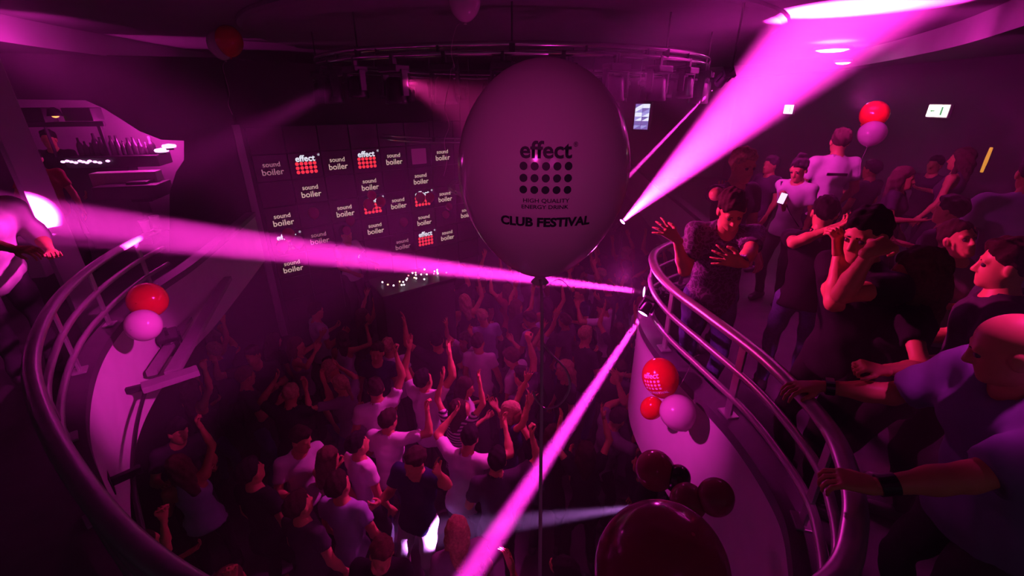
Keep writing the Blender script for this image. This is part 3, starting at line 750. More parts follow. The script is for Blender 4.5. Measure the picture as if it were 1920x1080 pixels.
# ------------------------------------------------------------------ people: bodies as one smooth surface from tapered limbs
class SDF:
    def __init__(s, lo, hi, h):
        s.h = h; s.lo = np.array(lo, float); n = np.ceil((np.array(hi) - s.lo) / h).astype(int) + 1
        s.n = n; s.V = np.full(tuple(n), 0.3, np.float32)
        s.ax = [(s.lo[i] + h * np.arange(n[i])).astype(np.float32) for i in range(3)]
    def sub(s, lo, hi):
        i0 = np.maximum(np.floor((np.array(lo) - s.lo) / s.h).astype(int), 0)
        i1 = np.minimum(np.ceil((np.array(hi) - s.lo) / s.h).astype(int) + 1, s.n)
        if np.any(i1 <= i0): return None
        sl = tuple(slice(a, b) for a, b in zip(i0, i1))
        X = s.ax[0][sl[0]][:, None, None]; Y = s.ax[1][sl[1]][None, :, None]; Z = s.ax[2][sl[2]][None, None, :]
        return sl, X, Y, Z
    def blend(s, sl, d, k):
        a = s.V[sl]
        if k > 0:
            h = np.clip(0.5 + 0.5 * (a - d) / k, 0, 1)
            s.V[sl] = a + (d - a) * h - k * h * (1 - h)
        else: s.V[sl] = np.minimum(a, d)
    def cone(s, a, b, ra, rb, k=.03, flat=False, inflate=0.0, wob=None):
        a = np.array(a, float); b = np.array(b, float); ra += inflate; rb += inflate
        m = max(ra, rb) + max(k, .02) + .03
        q = s.sub(np.minimum(a, b) - m, np.maximum(a, b) + m)
        if q is None: return
        sl, X, Y, Z = q
        ab = b - a; L2 = float(ab @ ab) + 1e-9
        px, py, pz = X - a[0], Y - a[1], Z - a[2]
        t = (px * ab[0] + py * ab[1] + pz * ab[2]) / L2
        tc = np.clip(t, 0, 1)
        d = np.sqrt((px - ab[0] * tc) ** 2 + (py - ab[1] * tc) ** 2 + (pz - ab[2] * tc) ** 2) - (ra + (rb - ra) * tc)
        if wob is not None: d = d + wob(X, Y, Z)
        if flat: d = np.maximum(d, (t - 1) * math.sqrt(L2))
        s.blend(sl, d, k)
    def ell(s, c, r, R=None, k=.03, neg=False, inflate=0.0, wob=None):
        c = np.array(c, float); r = np.array(r, float) + inflate
        m = float(max(r)) + max(k, .02) + .02
        q = s.sub(c - m, c + m)
        if q is None: return
        sl, X, Y, Z = q
        px, py, pz = X - c[0], Y - c[1], Z - c[2]
        if R is not None:
            x = R[0][0] * px + R[1][0] * py + R[2][0] * pz
            y = R[0][1] * px + R[1][1] * py + R[2][1] * pz
            z = R[0][2] * px + R[1][2] * py + R[2][2] * pz
        else: x, y, z = px, py, pz
        k0 = np.sqrt((x / r[0]) ** 2 + (y / r[1]) ** 2 + (z / r[2]) ** 2) + 1e-6
        k1 = np.sqrt((x / r[0] ** 2) ** 2 + (y / r[1] ** 2) ** 2 + (z / r[2] ** 2) ** 2) + 1e-6
        d = k0 * (k0 - 1) / k1
        if wob is not None: d = d + wob(X, Y, Z)
        if neg:
            a = s.V[sl]; h = np.clip(0.5 - 0.5 * (a + d) / k, 0, 1)
            s.V[sl] = a + (-d - a) * h + k * h * (1 - h)
        else: s.blend(sl, d, k)
    def cut(s, p, n, wob=None):
        """Keep the side where (x-p).n < 0."""
        X = s.ax[0][:, None, None]; Y = s.ax[1][None, :, None]; Z = s.ax[2][None, None, :]
        s.V = np.maximum(s.V, ((X - p[0]) * n[0] + (Y - p[1]) * n[1] + (Z - p[2]) * n[2] + (wob(X, Y, Z) if wob else 0)).astype(np.float32))
    def net(s):
        V = s.V; neg = V < 0
        c = neg[:-1, :-1, :-1].astype(np.int8)
        for dx in (0, 1):
            for dy in (0, 1):
                for dz in (0, 1):
                    if dx or dy or dz:
                        c = c + neg[dx:V.shape[0] - 1 + dx, dy:V.shape[1] - 1 + dy, dz:V.shape[2] - 1 + dz]
        act = (c > 0) & (c < 8)
        I, J, K = np.nonzero(act)
        if len(I) == 0: return np.zeros((0, 3)), np.zeros((0, 4), int)
        idx = np.full(act.shape, -1, np.int32); idx[I, J, K] = np.arange(len(I))
        cv = {}
        for dx in (0, 1):
            for dy in (0, 1):
                for dz in (0, 1): cv[dx, dy, dz] = V[I + dx, J + dy, K + dz]
        acc = np.zeros((len(I), 3)); cnt = np.zeros(len(I))
        corners = list(cv)
        for a in corners:
            for ax in range(3):
                if a[ax] == 0:
                    b = list(a); b[ax] = 1; b = tuple(b)
                    va, vb = cv[a], cv[b]; m = (va < 0) != (vb < 0)
                    t = va / np.where(m, va - vb, 1)
                    P = np.tile(np.array(a, float), (len(I), 1)); P[:, ax] = t
                    acc += np.where(m[:, None], P, 0); cnt += m
        P = acc / cnt[:, None] + np.stack([I, J, K], 1)
        P = s.lo + P * s.h
        Q = []
        for ax in range(3):
            u, v = (ax + 1) % 3, (ax + 2) % 3
            sa = [slice(None)] * 3; sb = [slice(None)] * 3
            sa[ax] = slice(0, -1); sb[ax] = slice(1, None)
            for w_ in (u, v): sa[w_] = slice(1, -1); sb[w_] = slice(1, -1)
            na, nb = neg[tuple(sa)], neg[tuple(sb)]
            e = np.nonzero(na != nb)
            if len(e[0]) == 0: continue
            ijk = [x.copy() for x in e]; ijk[u] = ijk[u] + 1; ijk[v] = ijk[v] + 1
            def at_(du, dv):
                z = [x.copy() for x in ijk]; z[u] = z[u] - du; z[v] = z[v] - dv
                return idx[z[0], z[1], z[2]]
            q = np.stack([at_(1, 1), at_(0, 1), at_(0, 0), at_(1, 0)], 1)
            flip = ~na[e]
            q[flip] = q[flip][:, ::-1]
            Q.append(q)
        return P, np.concatenate(Q) if Q else np.zeros((0, 4), int)

def np_mesh(name, parts):
    vs = []; fs = []; o = 0
    for P, Q in parts:
        if len(P) == 0: continue
        vs.append(P); fs.append(Q + o); o += len(P)
    if not vs: return None
    P = np.concatenate(vs); Q = np.concatenate(fs)
    Q = Q[(Q >= 0).all(1)]
    me = bpy.data.meshes.new(name)
    me.vertices.add(len(P)); me.vertices.foreach_set('co', P.astype(np.float32).ravel())
    me.loops.add(Q.size); me.loops.foreach_set('vertex_index', Q.astype(np.int32).ravel())
    me.polygons.add(len(Q)); me.polygons.foreach_set('loop_start', np.arange(0, Q.size, 4, dtype=np.int32))
    me.polygons.foreach_set('use_smooth', np.ones(len(Q), bool))
    me.update(calc_edges=True); me.validate()
    return me

def rot_axis(ax, a): return np.array(Matrix.Rotation(a, 3, ax))
def unit(v): v = np.array(v, float); return v / (np.linalg.norm(v) + 1e-9)

def ik(sh, target, l1, l2, hint):
    sh = np.array(sh, float); d = np.array(target, float) - sh; L = np.linalg.norm(d)
    L = min(L, (l1 + l2) * .995); d = unit(d)
    a = math.acos(max(-1, min(1, (l1 * l1 + L * L - l2 * l2) / (2 * l1 * L))))
    h = np.array(hint, float); h = h - d * (h @ d); h = unit(h)
    el = sh + (d * math.cos(a) + h * math.sin(a)) * l1
    return el, sh + d * L

def hand_sdf(wr, d, n, side, curl, h, spread=.08, thumb=.6, scale=1.0):
    """wr wrist, d finger direction, n back-of-hand normal, side = towards the thumb. curl in radians per joint."""
    d = unit(d); n = unit(n - d * (np.array(n) @ d)); s_ = np.cross(n, d); s_ = unit(s_)
    if s_ @ np.array(side) < 0: s_ = -s_
    wr = np.array(wr, float); k = scale
    g = SDF(wr - .24 * k, wr + .24 * k, h)
    tips = []
    L = [.036, .044, .040, .030]; off = [.030, .010, -.010, -.029]; tot = [1.0, 1.08, 1.0, .82]
    cl = curl if isinstance(curl, (list, tuple)) else [curl] * 4
    for i in range(4):
        base = wr + (d * .085 + s_ * off[i]) * k
        g.cone(wr + (d * .005 + s_ * off[i] * .6) * k, base, .0165 * k, .0125 * k, .012)
        p = base; a = cl[i] * .75; dirn = d
        for j, ln in enumerate((.042, .026, .021)):
            dd = unit((d + s_ * (off[i] / .03) * spread) * math.cos(a) - n * math.sin(a))
            q = p + dd * ln * tot[i] * k
            g.cone(p, q, (.0095 - .0012 * j) * k, (.0088 - .0014 * j) * k, .003)
            p = q; a += cl[i] * (1.1 if j == 0 else .8)
    b = wr + (d * .022 + s_ * .022) * k
    t1 = b + unit(d * .75 + s_ * (.75 * thumb + .25) - n * .35) * .040 * k
    t2 = t1 + unit(d * .95 + s_ * .45 * thumb - n * (.3 + .25 * np.mean(cl))) * .032 * k
    t3 = t2 + unit(d * 1.0 + s_ * .05 * thumb - n * (.35 + .4 * np.mean(cl))) * .024 * k
    g.cone(b, t1, .016 * k, .0125 * k, .01); g.cone(t1, t2, .0115 * k, .0105 * k, .004); g.cone(t2, t3, .0105 * k, .0085 * k, .004)
    g.cone(wr - d * .03 * k, wr + d * .012 * k, .0235 * k, .0215 * k, .012)
    return g.net()

def make_person(name, pose, mats, hv=.02, hh=.010, hhand=.007, eyes=False, dry=False):
    """Returns (object with its clothing children). Local frame: feet at z=0, facing +Y, right hand side +X.
    pose keys: H, lean, side, twist, yaw, nod, tilt, armR/armL = dict(el, wr | target, hint, hand=dict), legR/legL foot offsets, build, female."""
    g = pose.get
    H = g('H', 1.75) / 1.75; bd = g('build', 1.0); fem = g('female', False)
    lean, side, twist = g('lean', 0), g('side', 0), g('twist', 0)
    pel = np.array([g('px', 0), g('py', 0), .95 * H - g('crouch', 0)])
    Rt = rot_axis('Z', twist) @ rot_axis('X', -lean) @ rot_axis('Y', side)
    def T(x, y, z): return pel + Rt @ (np.array([x, y, z - .95]) * H)
    sw = (.158 if fem else .176) * bd
    shR, shL = T(sw, -.01, 1.42), T(-sw, -.01, 1.42)
    ras = g('raise', (0, 0)); shR = shR + Rt @ np.array([-.02 * ras[0], 0, .045 * ras[0]]); shL = shL + Rt @ np.array([.02 * ras[1], 0, .045 * ras[1]])
    nb = T(0, -.015, 1.46)
    Rh = Rt @ rot_axis('Z', g('yaw', 0)) @ rot_axis('X', -g('nod', 0)) @ rot_axis('Y', g('tilt', 0))
    hc = nb + Rt @ (np.array([0, .015, .055]) * H) + Rh @ (np.array([0, .012, .115]) * H)
    l1, l2 = .285 * H, .25 * H
    arms = []
    for sgn, sh, key in ((1, shR, 'armR'), (-1, shL, 'armL')):
        a = g(key, {})
        if 'target' in a: el, wr = ik(sh, a['target'], l1, l2, a.get('hint', (sgn * .6, -.4, -.6)))
        else:
            el = sh + Rt @ unit(a.get('up', (sgn * .25, .05, -1))) * l1
            wr = el + Rt @ unit(a.get('fo', (sgn * .05, .45, -.8))) * l2
        arms.append((sgn, sh, el, wr, a.get('hand', {})))
    legs = []
    for sgn, key in ((1, 'legR'), (-1, 'legL')):
        f = g(key, (sgn * .11, 0))
        hip = pel + rot_axis('Z', twist * .5) @ (np.array([sgn * .092, 0, -.03]) * H); ank = np.array([f[0], f[1], .085])
        kn, _ = ik(hip, ank, .43 * H, .43 * H, (sgn * .15, 1, 0))
        legs.append((sgn, hip, kn, ank))
    if dry: return None, dict(hc=hc, Rh=Rh, nb=nb, arms=arms, pel=pel, Rt=Rt, legs=legs, sh=(shR, shL))
    pts = np.array([hc] + [x for a in arms for x in (a[1], a[2], a[3])] + [x for l in legs for x in (l[1], l[2], l[3])] + [pel])
    lo, hi = pts.min(0) - .2, pts.max(0) + .2; lo[2] = -.02
    hw = (.155 if fem else .15) * bd * H; dp = bd * H
    def torso(S_, inf, k=.05, wob=None):
        S_.ell(T(0, 0, .96), (hw, .115 * dp, .12 * H), Rt, k, inflate=inf, wob=wob)
        S_.ell(T(0, .005, 1.12), ((.118 if fem else .138) * bd * H, .095 * dp, .15 * H), Rt, k, inflate=inf, wob=wob)
        S_.ell(T(0, 0, 1.30), ((.140 if fem else .165) * bd * H, .108 * dp, .15 * H), Rt, k, inflate=inf, wob=wob)
        if fem:
            for x in (-.06, .06): S_.ell(T(x, .085, 1.27), (.058 * H, .05 * H, .055 * H), Rt, .03, inflate=inf, wob=wob)
        else: S_.ell(T(0, .045, 1.32), (.13 * bd * H, .075 * dp, .08 * H), Rt, .04, inflate=inf, wob=wob)
        S_.cone(shL, shR, .052 * H * bd, .052 * H * bd, .05, inflate=inf, wob=wob)
        S_.cone(T(0, -.02, 1.36), nb, .085 * H, .062 * H, .05, inflate=inf, wob=wob)
    ar = (.041 if fem else .048) * (.6 + .4 * bd)
    def legs_sdf(S_, inf, k=.015, wob=None, hem=0.0):
        for sgn, hip, kn, ank in legs:
            S_.cone(hip, kn, .085 * H * bd, .050 * H, k, inflate=inf, wob=wob)
            S_.cone(kn, ank + np.array([0, 0, hem]), .050 * H, .038 * H + hem * .3, k, inflate=inf, wob=wob)
    # ---- skin
    B = SDF(lo, hi, hv)
    torso(B, 0); legs_sdf(B, -.004)
    for sgn, sh, el, wr, hd in arms:
        B.cone(sh, el, (ar + .004) * H, ar * .86 * H, .03); B.cone(el, el + (wr - el) * .35, ar * .86 * H, ar * .84 * H, .02)
        B.cone(el + (wr - el) * .3, wr, ar * .84 * H, .0255 * H, .02)
    B.cone(nb - Rt @ np.array([0, 0, .04]), hc - Rh @ np.array([0, .012, .06]) * H, (.050 if fem else .060) * H, (.047 if fem else .056) * H, .035)
    parts = [B.net()]
    Hd = SDF(hc - .19, hc + .19, hh)
    P = lambda x, y, z: hc + Rh @ (np.array([x, y, z]) * H)
    jw = .058 if fem else .064
    Hd.ell(P(0, -.012, .03), np.array((.077, .097, .090)) * H, Rh, .02)
    Hd.ell(P(0, .022, -.045), np.array((jw, .072, .082)) * H, Rh, .025)
    Hd.ell(P(0, .068, -.100), np.array((.026, .022, .020)) * H, Rh, .025)
    Hd.cone(P(-.034, .078, .020), P(.034, .078, .020), .013 * H, .013 * H, .015)
    for x in (-.030, .030): Hd.ell(P(x, .097, .000), np.array((.019, .016, .013)) * H, Rh, .012, neg=True)
    Hd.cone(P(0, .088, .008), P(0, .106, -.032), .009 * H, .0135 * H, .010)
    Hd.cone(P(-.012, .098, -.036), P(.012, .098, -.036), .008 * H, .008 * H, .006)
    Hd.cone(P(-.019, .083, -.066), P(.019, .083, -.066), .009 * H, .009 * H, .006)
    Hd.cone(P(-.016, .083, -.078), P(.016, .083, -.078), .0085 * H, .0085 * H, .005)
    for x in (-.079, .079): Hd.ell(P(x, -.005, -.008), np.array((.011, .024, .034)) * H, Rh, .008)
    Hd.cone(nb, hc - Rh @ np.array([0, .012, .06]) * H, .050 * H, (.047 if fem else .056) * H, .03)
    parts.append(Hd.net())
    for sgn, sh, el, wr, hd in arms:
        d = unit(hd['d']) if 'd' in hd else unit(wr - el)
        if 'd' in hd and hd.get('rel', True): d = unit(Rt @ d)
        n_ = hd.get('n', None); n_ = Rt @ np.array(n_) if n_ is not None else np.cross(d, Rt @ np.array([0, 1.0, .2])) * sgn
        if np.linalg.norm(n_) < .05: n_ = Rt @ np.array([0, 0, 1.0])
        sd = hd.get('s', None); sd = Rt @ np.array(sd) if sd is not None else np.cross(d, n_) * sgn
        parts.append(hand_sdf(wr, d, n_, sd, hd.get('curl', .35), hhand, hd.get('spread', .12), hd.get('thumb', .6), H * (.92 if fem else 1.0)))
    body = link(name, np_mesh('body', parts), mats['skin'])
    # ---- clothes
    rs = random.Random(g('seed', 1)); f1, f2, ph = rs.uniform(28, 40), rs.uniform(45, 60), rs.uniform(0, 6)
    amp = g('wrinkle', .0035)
    wob = lambda X, Y, Z: amp * (np.sin(f1 * (Z + .45 * X) + ph) + .6 * np.sin(f2 * (X * .8 + Y - .5 * Z) + 2 * ph))
    if mats.get('shirt') is not None:
        C = SDF(lo - .05, hi + .05, hv)
        inf = g('loose', .012); torso(C, inf, wob=wob)
        C.ell(T(0, 0, .88), (hw * 1.06, .128 * dp, .16 * H), Rt, .04, inflate=inf + .004, wob=wob)
        sl = g('sleeve', .62)
        if sl > 0:
            for sgn, sh, el, wr, hd in arms:
                if sl <= 1: C.cone(sh, sh + (el - sh) * sl, (ar + .004) * H, (ar + .004) * H, .03, flat=True, inflate=inf, wob=wob)
                else:
                    C.cone(sh, el, (ar + .004) * H, ar * H, .03, inflate=inf * .8, wob=wob)
                    C.cone(el, el + (wr - el) * (sl - 1), ar * H, .036 * H, .02, flat=True, inflate=inf * .6, wob=wob)
        hem = T(0, 0, g('hem', .86)); C.cut(hem, -(Rt @ np.array([0, 0, 1.0])))
        up = Rt @ np.array([0, .0, 1.0])
        C.ell(nb + up * .03 + Rt @ np.array([0, g('neckY', .03), 0]), np.array((.062, .085 + g('vneck', 0), .055 + g('vneck', 0))) * H, Rt, .008, neg=True)
        if g('tank'):
            for s_ in (shL, shR): C.ell(s_, np.array((.085, .12, .13)) * H, Rt, .01, neg=True)
        me = np_mesh('shirt', [C.net()])
        if me: link(mats.get('shirt_name', 'shirt'), me, mats['shirt'], body)
    if mats.get('trousers') is not None:
        C = SDF(lo - .05, np.array([hi[0], hi[1], pel[2] + .3]), hv)
        C.ell(T(0, 0, .96), (hw, .115 * dp, .12 * H), Rt, .05, inflate=.008, wob=wob)
        legs_sdf(C, .012, .015, wob, .0)
        C.cut(T(0, 0, 1.02), Rt @ np.array([0, 0, 1.0]))
        C.cut((0, 0, g('hemleg', .07)), (0, 0, -1))
        me = np_mesh('trousers', [C.net()])
        if me: link(mats.get('trousers_name', 'trousers'), me, mats['trousers'], body)
    if mats.get('shoe') is not None:
        for sgn, hip, kn, ank in legs:
            C = SDF(ank - .26, ank + .26, .02)
            C.cone((ank[0], ank[1] - .05, .045), (ank[0] + sgn * .02, ank[1] + .14, .035), .045, .036, .02); C.cone(ank, (ank[0], ank[1] - .02, .05), .045, .045, .02)
            C.cut((0, 0, .002), (0, 0, -1))
            link('shoe', np_mesh('shoe', [C.net()]), mats['shoe'], body)
    style = g('hair', 'short')
    if style != 'bald' and mats.get('hair') is not None:
        C = SDF(hc - np.array([.25, .25, .55]), hc + .25, hh)
        hw_ = lambda X, Y, Z: .0035 * (np.sin(95 * X + 65 * Y + 30 * Z) + np.sin(70 * Z - 50 * Y + 60 * X)) + .002 * np.sin(160 * X - 120 * Y)
        inf = {'short': .012, 'long': .02, 'pony': .012, 'bun': .012, 'buzz': .006, 'curly': .024}[style]
        C.ell(P(0, -.024, .030 + inf), np.array((.077, .097, .090)) * H, Rh, .02, inflate=inf * .72, wob=hw_)
        if style in ('short', 'curly'): C.ell(P(0, .03, .098), np.array((.058, .055, .030)) * H, Rh, .03, wob=hw_)
        C.cut(P(0, 0, .002), Rh @ unit((0, .72, -1)), lambda X, Y, Z: .006 * (np.sin(45 * X + 31 * Y) + np.sin(63 * Z - 47 * X)))
        if style in ('long', 'pony', 'bun'):
            D = SDF(hc - np.array([.25, .25, .55]), hc + .25, hh)
            if style == 'long':
                D.ell(P(0, -.05, -.02), np.array((.098, .075, .12)) * H, Rh, .03, wob=hw_)
                D.cone(P(0, -.075, -.05), P(0, -.10, -.26) if not g('hairfwd') else P(.02, -.06, -.26), .080 * H, .045 * H, .04, wob=hw_)
                for x in (-1, 1): D.cone(P(x * .072, -.01, .03), P(x * .085, -.015, -.20), .030 * H, .022 * H, .03, wob=hw_)
            elif style == 'pony':
                D.ell(P(0, -.10, .06), np.array((.03, .03, .03)) * H, Rh, .02); D.cone(P(0, -.115, .05), P(0, -.15, -.18), .034 * H, .016 * H, .02, wob=hw_)
            else: D.ell(P(0, -.05, .135), np.array((.045, .045, .04)) * H, Rh, .02, wob=hw_)
            C.V = np.minimum(C.V, D.V)
        link('hair', np_mesh('hair', [C.net()]), mats['hair'], body)
    if eyes:
        for x in (-.030, .030):
            bm = bmesh.new(); add_ball(bm, Vector((0, 0, 0)), .0125 * H, 12, 8)
            e = link('eye', bm_mesh('eye', bm, True), mats.get('eye', M_eye), body); e.location = Vector(P(x, .079, .001))
        br = SDF(hc - .15, hc + .15, .005)
        for x in (-1, 1): br.cone(P(x * .014, .0925, .022), P(x * .046, .081, .024), .0045 * H, .0032 * H, 0)
        if mats.get('brow') is not None: link('eyebrows', np_mesh('eyebrows', [br.net()]), mats['brow'], body)
    J = dict(hc=hc, Rh=Rh, nb=nb, arms=arms, pel=pel, Rt=Rt, legs=legs)
    return body, J
M_eye = mat('eye', (.08, .06, .06), .15, coat=.6)
SKIN = mat('skin', (.62, .29, .14), .5, noise=.05, nscale=25)
SKIN2 = mat('skin_tan', (.50, .22, .10), .5, noise=.05, nscale=25)
HAIR_B = mat('hair_black', (.012, .010, .010), .85, spec=.12, bump=.4, noise=.3, nscale=60)
HAIR_D = mat('hair_dark_brown', (.035, .020, .014), .85, spec=.12, bump=.4, noise=.3, nscale=60)
HAIR_L = mat('hair_blond', (.42, .28, .14), .85, spec=.12, bump=.4, noise=.3, nscale=60)
HAIR_M = mat('hair_brown', (.10, .055, .03), .85, spec=.12, bump=.4, noise=.3, nscale=60)
C_black = mat('cloth_black', (.014, .012, .016), .8, spec=.08, noise=.15, nscale=25, bump=.1)
C_navy = mat('cloth_navy', (.018, .022, .06), .8, spec=.08, noise=.15, nscale=25, bump=.1)
C_white = mat('cloth_white', (.74, .72, .74), .8, noise=.05, nscale=18, bump=.1)
C_grey = mat('cloth_grey', (.20, .18, .20), .8, noise=.1, nscale=20, bump=.1)
C_pale = mat('cloth_pale_blue', (.36, .38, .52), .8, noise=.06, nscale=18, bump=.1)
C_red = mat('cloth_red', (.35, .03, .04), .8, noise=.1, nscale=20, bump=.1)
C_jean = mat('cloth_denim', (.07, .09, .20), .8, noise=.25, nscale=60, bump=.1)
C_char = mat('cloth_charcoal', (.05, .045, .055), .8, spec=.08, noise=.15, nscale=25, bump=.1)
C_shoe = mat('shoe_dark', (.03, .028, .03), .5)

# ------------------------------------------------------------------ people on the balconies, each posed on its own
def rz_of(f): return math.atan2(f[1], f[0]) - math.pi / 2
def to_local(p, base, rz):
    q = Matrix.Rotation(-rz, 3, 'Z') @ (Vector(p) - Vector(base)); return (q.x, q.y, q.z)
def person_head_at(head, zfloor, facing, pose, mats, label, group=None, hv=.017, hh=.0065, hhand=.0055, eyes=True):
    """Head centre (world) fixes where the feet go; arm targets 'w' are world points for the wrist."""
    rz = rz_of(facing); pose = dict(pose)
    base = Vector((head.x, head.y, zfloor))
    for _ in range(2):
        _, J = make_person('x', pose, {}, dry=True)
        h = Matrix.Rotation(rz, 3, 'Z') @ Vector(J['hc'])
        base = Vector((head.x - h.x, head.y - h.y, zfloor))
        if 'H' not in pose:
            pose['H'] = max(1.5, min(1.92, 1.75 * (head.z - zfloor) / h.z))
    for k in ('armR', 'armL'):
        if k in pose and 'w' in pose[k]:
            pose[k] = dict(pose[k], target=to_local(pose[k]['w'], base, rz))
            if 'hw' in pose[k]:
                q = Matrix.Rotation(-rz, 3, 'Z') @ Vector(pose[k]['hw']); pose[k]['hint'] = (q.x, q.y, q.z)
            hd = dict(pose[k].get('hand', {}))
            for kk in ('d', 'n', 's'):
                if kk + 'w' in hd:
                    q = Matrix.Rotation(-rz, 3, 'Z') @ Vector(hd[kk + 'w'])
                    Rt = np.array(J['Rt']); hd[kk] = tuple(Rt.T @ np.array(q))
            pose[k]['hand'] = hd
    b, J = make_person('person', pose, mats, hv, hh, hhand, eyes)
    b.location = base; b.rotation_euler = (0, 0, rz)
    tag(b, label, 'person', group)
    return b, J
def look(skin, shirt, trousers, hair, brow=None, **k): return dict(skin=skin, shirt=shirt, trousers=trousers, hair=hair, shoe=C_shoe, brow=brow or hair, **k)
GR = 'people on the right balcony'
F_floral = floral_mat(); F_stripe = stripe_mat()
C_lav = mat('cloth_lavender', (.17, .15, .28), .85, noise=.06, nscale=16, bump=.15)
M_watch = mat('watch_black', (.015, .013, .02), .3); M_wface = mat('watch_face', (.25, .22, .3), .15, coat=.6)
M_phone = mat('phone_body', (.03, .03, .04), .3); M_pscreen = mat('phone_screen', (.8, .7, .9), .3, emit=(1, .6, 1), estr=1.6)
def wristband(b, J, side, wd=.03, face=True, name='watch'):
    sgn, sh, el, wr, hd = J['arms'][0 if side == 'R' else 1]
    d = unit(wr - el); c = wr - d * .035
    P = [Vector(c - d * wd / 2), Vector(c + d * wd / 2)]
    o = link(name, cyl_mesh(P[0], P[1], .0325, .031, 20), M_watch, b)
    if face:
        up = np.array([0, 0, 1.0]); up = unit(up - d * (up @ d))
        q = Vector(c + up * .031); R = Matrix((Vector(d), Vector(np.cross(up, d)), Vector(up))).transposed()
        link('watch_face', box_mesh(q, (wd, .032, .012), R, .003), M_wface, o)

# man in the floral shirt at the tip of the right balcony
b, J = person_head_at(at(1372, 394, 2.72), ZB, (-.22, -.95), dict(lean=.16, nod=.38, yaw=.10, tilt=.12, build=1.06, sleeve=.72, loose=.014, hair='short', seed=3, vneck=.035, neckY=.06, hem=.80,
    armR=dict(w=at(1268, 447, 2.78), hw=(.1, -.2, -1), hand=dict(curl=.25, spread=.45, thumb=1.0, dw=(-.75, .25, .5), nw=(.2, -.9, .3))),
    armL=dict(w=at(1385, 500, 2.42), hw=(.7, 0, -.7), hand=dict(curl=.28, spread=.4, thumb=1.0, dw=(-.85, .1, .22), nw=(-.1, -1, .1), sw=(.2, 0, 1)))),
    look(SKIN, F_floral, C_jean, HAIR_D), 'man in a dark floral shirt leaning at the tip of the right railing, hand out', GR)
wristband(b, J, 'L')
# blond person behind him, elbow raised
person_head_at(at(1384, 356, 3.55), ZB, (.25, -.95), dict(H=1.80, lean=.05, nod=.1, hair='short', seed=4, armR=dict(w=at(1352, 358, 3.5), hw=(-1, -.1, -.35), hand=dict(curl=.6))),
    look(SKIN, C_black, C_black, HAIR_L), 'blond person with one elbow raised behind the floral shirt man', GR)
# girl with phone
b, J = person_head_at(at(1497, 318, 4.5), ZB, (-.75, -.55), dict(female=True, nod=.35, hair='bun', seed=5, armR=dict(w=at(1470, 392, 4.35), hw=(.3, -.2, -1), hand=dict(curl=.7, dw=(-.3, -.2, 1)))),
    look(SKIN, C_white, C_black, HAIR_B), 'young woman in a white top looking down at a lit phone', GR, hv=.02, hh=.009, hhand=.007)
p = at(1467, 372, 4.25)
ph = link('phone', box_mesh((0, 0, 0), (.062, .009, .11), bevel=.004), M_phone, None, p); ph.rotation_euler = (math.radians(-15), math.radians(10), math.radians(-40)); tag(ph, 'lit phone held by the woman in the white top', 'phone')
link('screen', box_mesh((0, -.0055, 0), (.055, .002, .10), bevel=.0005), M_pscreen, ph)
st = catmull([Vector((.13, .05, 1.36)), Vector((.06, .125, 1.24)), Vector((-.05, .135, 1.08)), Vector((-.15, .07, .93))], 6)
link('bag_strap', sweep(st, rect(.022, .006)), C_black, b)
# man seen from behind in a white tee with a printed bar
b, J = person_head_at(at(1566, 296, 4.9), ZB, (.22, .97), dict(H=1.86, hair='short', seed=6, build=1.05, armR=dict(up=(.3, .1, -1), fo=(-.1, .6, -.6)), armL=dict(up=(-.3, .1, -1), fo=(.1, .6, -.6))),
    look(SKIN, C_white, C_black, HAIR_D), 'man seen from behind in a white tee with a dark bar print', GR, hv=.02, hh=.009, hhand=.008, eyes=False)
link('back_print', box_mesh((.0, -.138, 1.40), (.20, .008, .03), Matrix.Rotation(math.radians(14), 3, 'X'), .001), C_black, b)
# man with his arms crossed in front of his face
person_head_at(at(1622, 442, 2.02), ZB, (-.97, -.18), dict(lean=.10, nod=.12, yaw=.25, hair='short', seed=7, sleeve=.55, build=1.02, raise_=0,
    armL=dict(w=at(1634, 470, 1.74), hw=(-1, -.1, -.25), hand=dict(curl=1.2, dw=(.8, .2, .25), nw=(-.1, -.5, 1))),
    armR=dict(w=at(1572, 475, 2.12), hw=(.2, .2, -1), hand=dict(curl=.9, dw=(-.25, 0, 1), nw=(.3, -1, .2)))),
    look(SKIN, C_black, C_black, HAIR_B), 'dark-haired man in a black tee with both fists raised before his face', GR)
# man behind, reaching an arm across
person_head_at(at(1546, 400, 3.0), ZB, (.5, .85), dict(hair='short', seed=8, lean=.1, armL=dict(w=at(1560, 428, 2.75), hw=(-.9, -.3, -.4), hand=dict(curl=.6, dw=(.8, .1, .3))), armR=dict(up=(.3, .1, -1), fo=(0, .7, -.3))),
    look(SKIN, C_black, C_jean, HAIR_B), 'man seen from behind with a bent bare arm, left of the raised fists', GR, hv=.02, hh=.009, hhand=.007, eyes=False)
# long-haired woman in black, fist up
person_head_at(at(1716, 515, 1.98), ZB, (-.75, .62), dict(female=True, hair='long', seed=9, lean=.08, sleeve=.5,
    armL=dict(w=at(1652, 694, 1.72), hw=(.2, -1, -.6), hand=dict(curl=1.2, dw=(-.8, .1, .2), nw=(.1, -.2, 1)))),
    look(SKIN, C_black, C_black, HAIR_M), 'long-haired woman in a black tee with a clenched fist at the railing', GR)
# smiling woman looking up
person_head_at(at(1794, 458, 2.6), ZB, (-.35, -.94), dict(female=True, hair='pony', seed=10, nod=-.30, yaw=.25, tilt=.2, armR=dict(up=(.2, .2, -1), fo=(-.4, .5, .2)), armL=dict(up=(-.2, .2, -1), fo=(.3, .5, .3))),
    look(SKIN, C_grey, C_black, HAIR_D), 'smiling woman with her head tilted back at far right', GR)
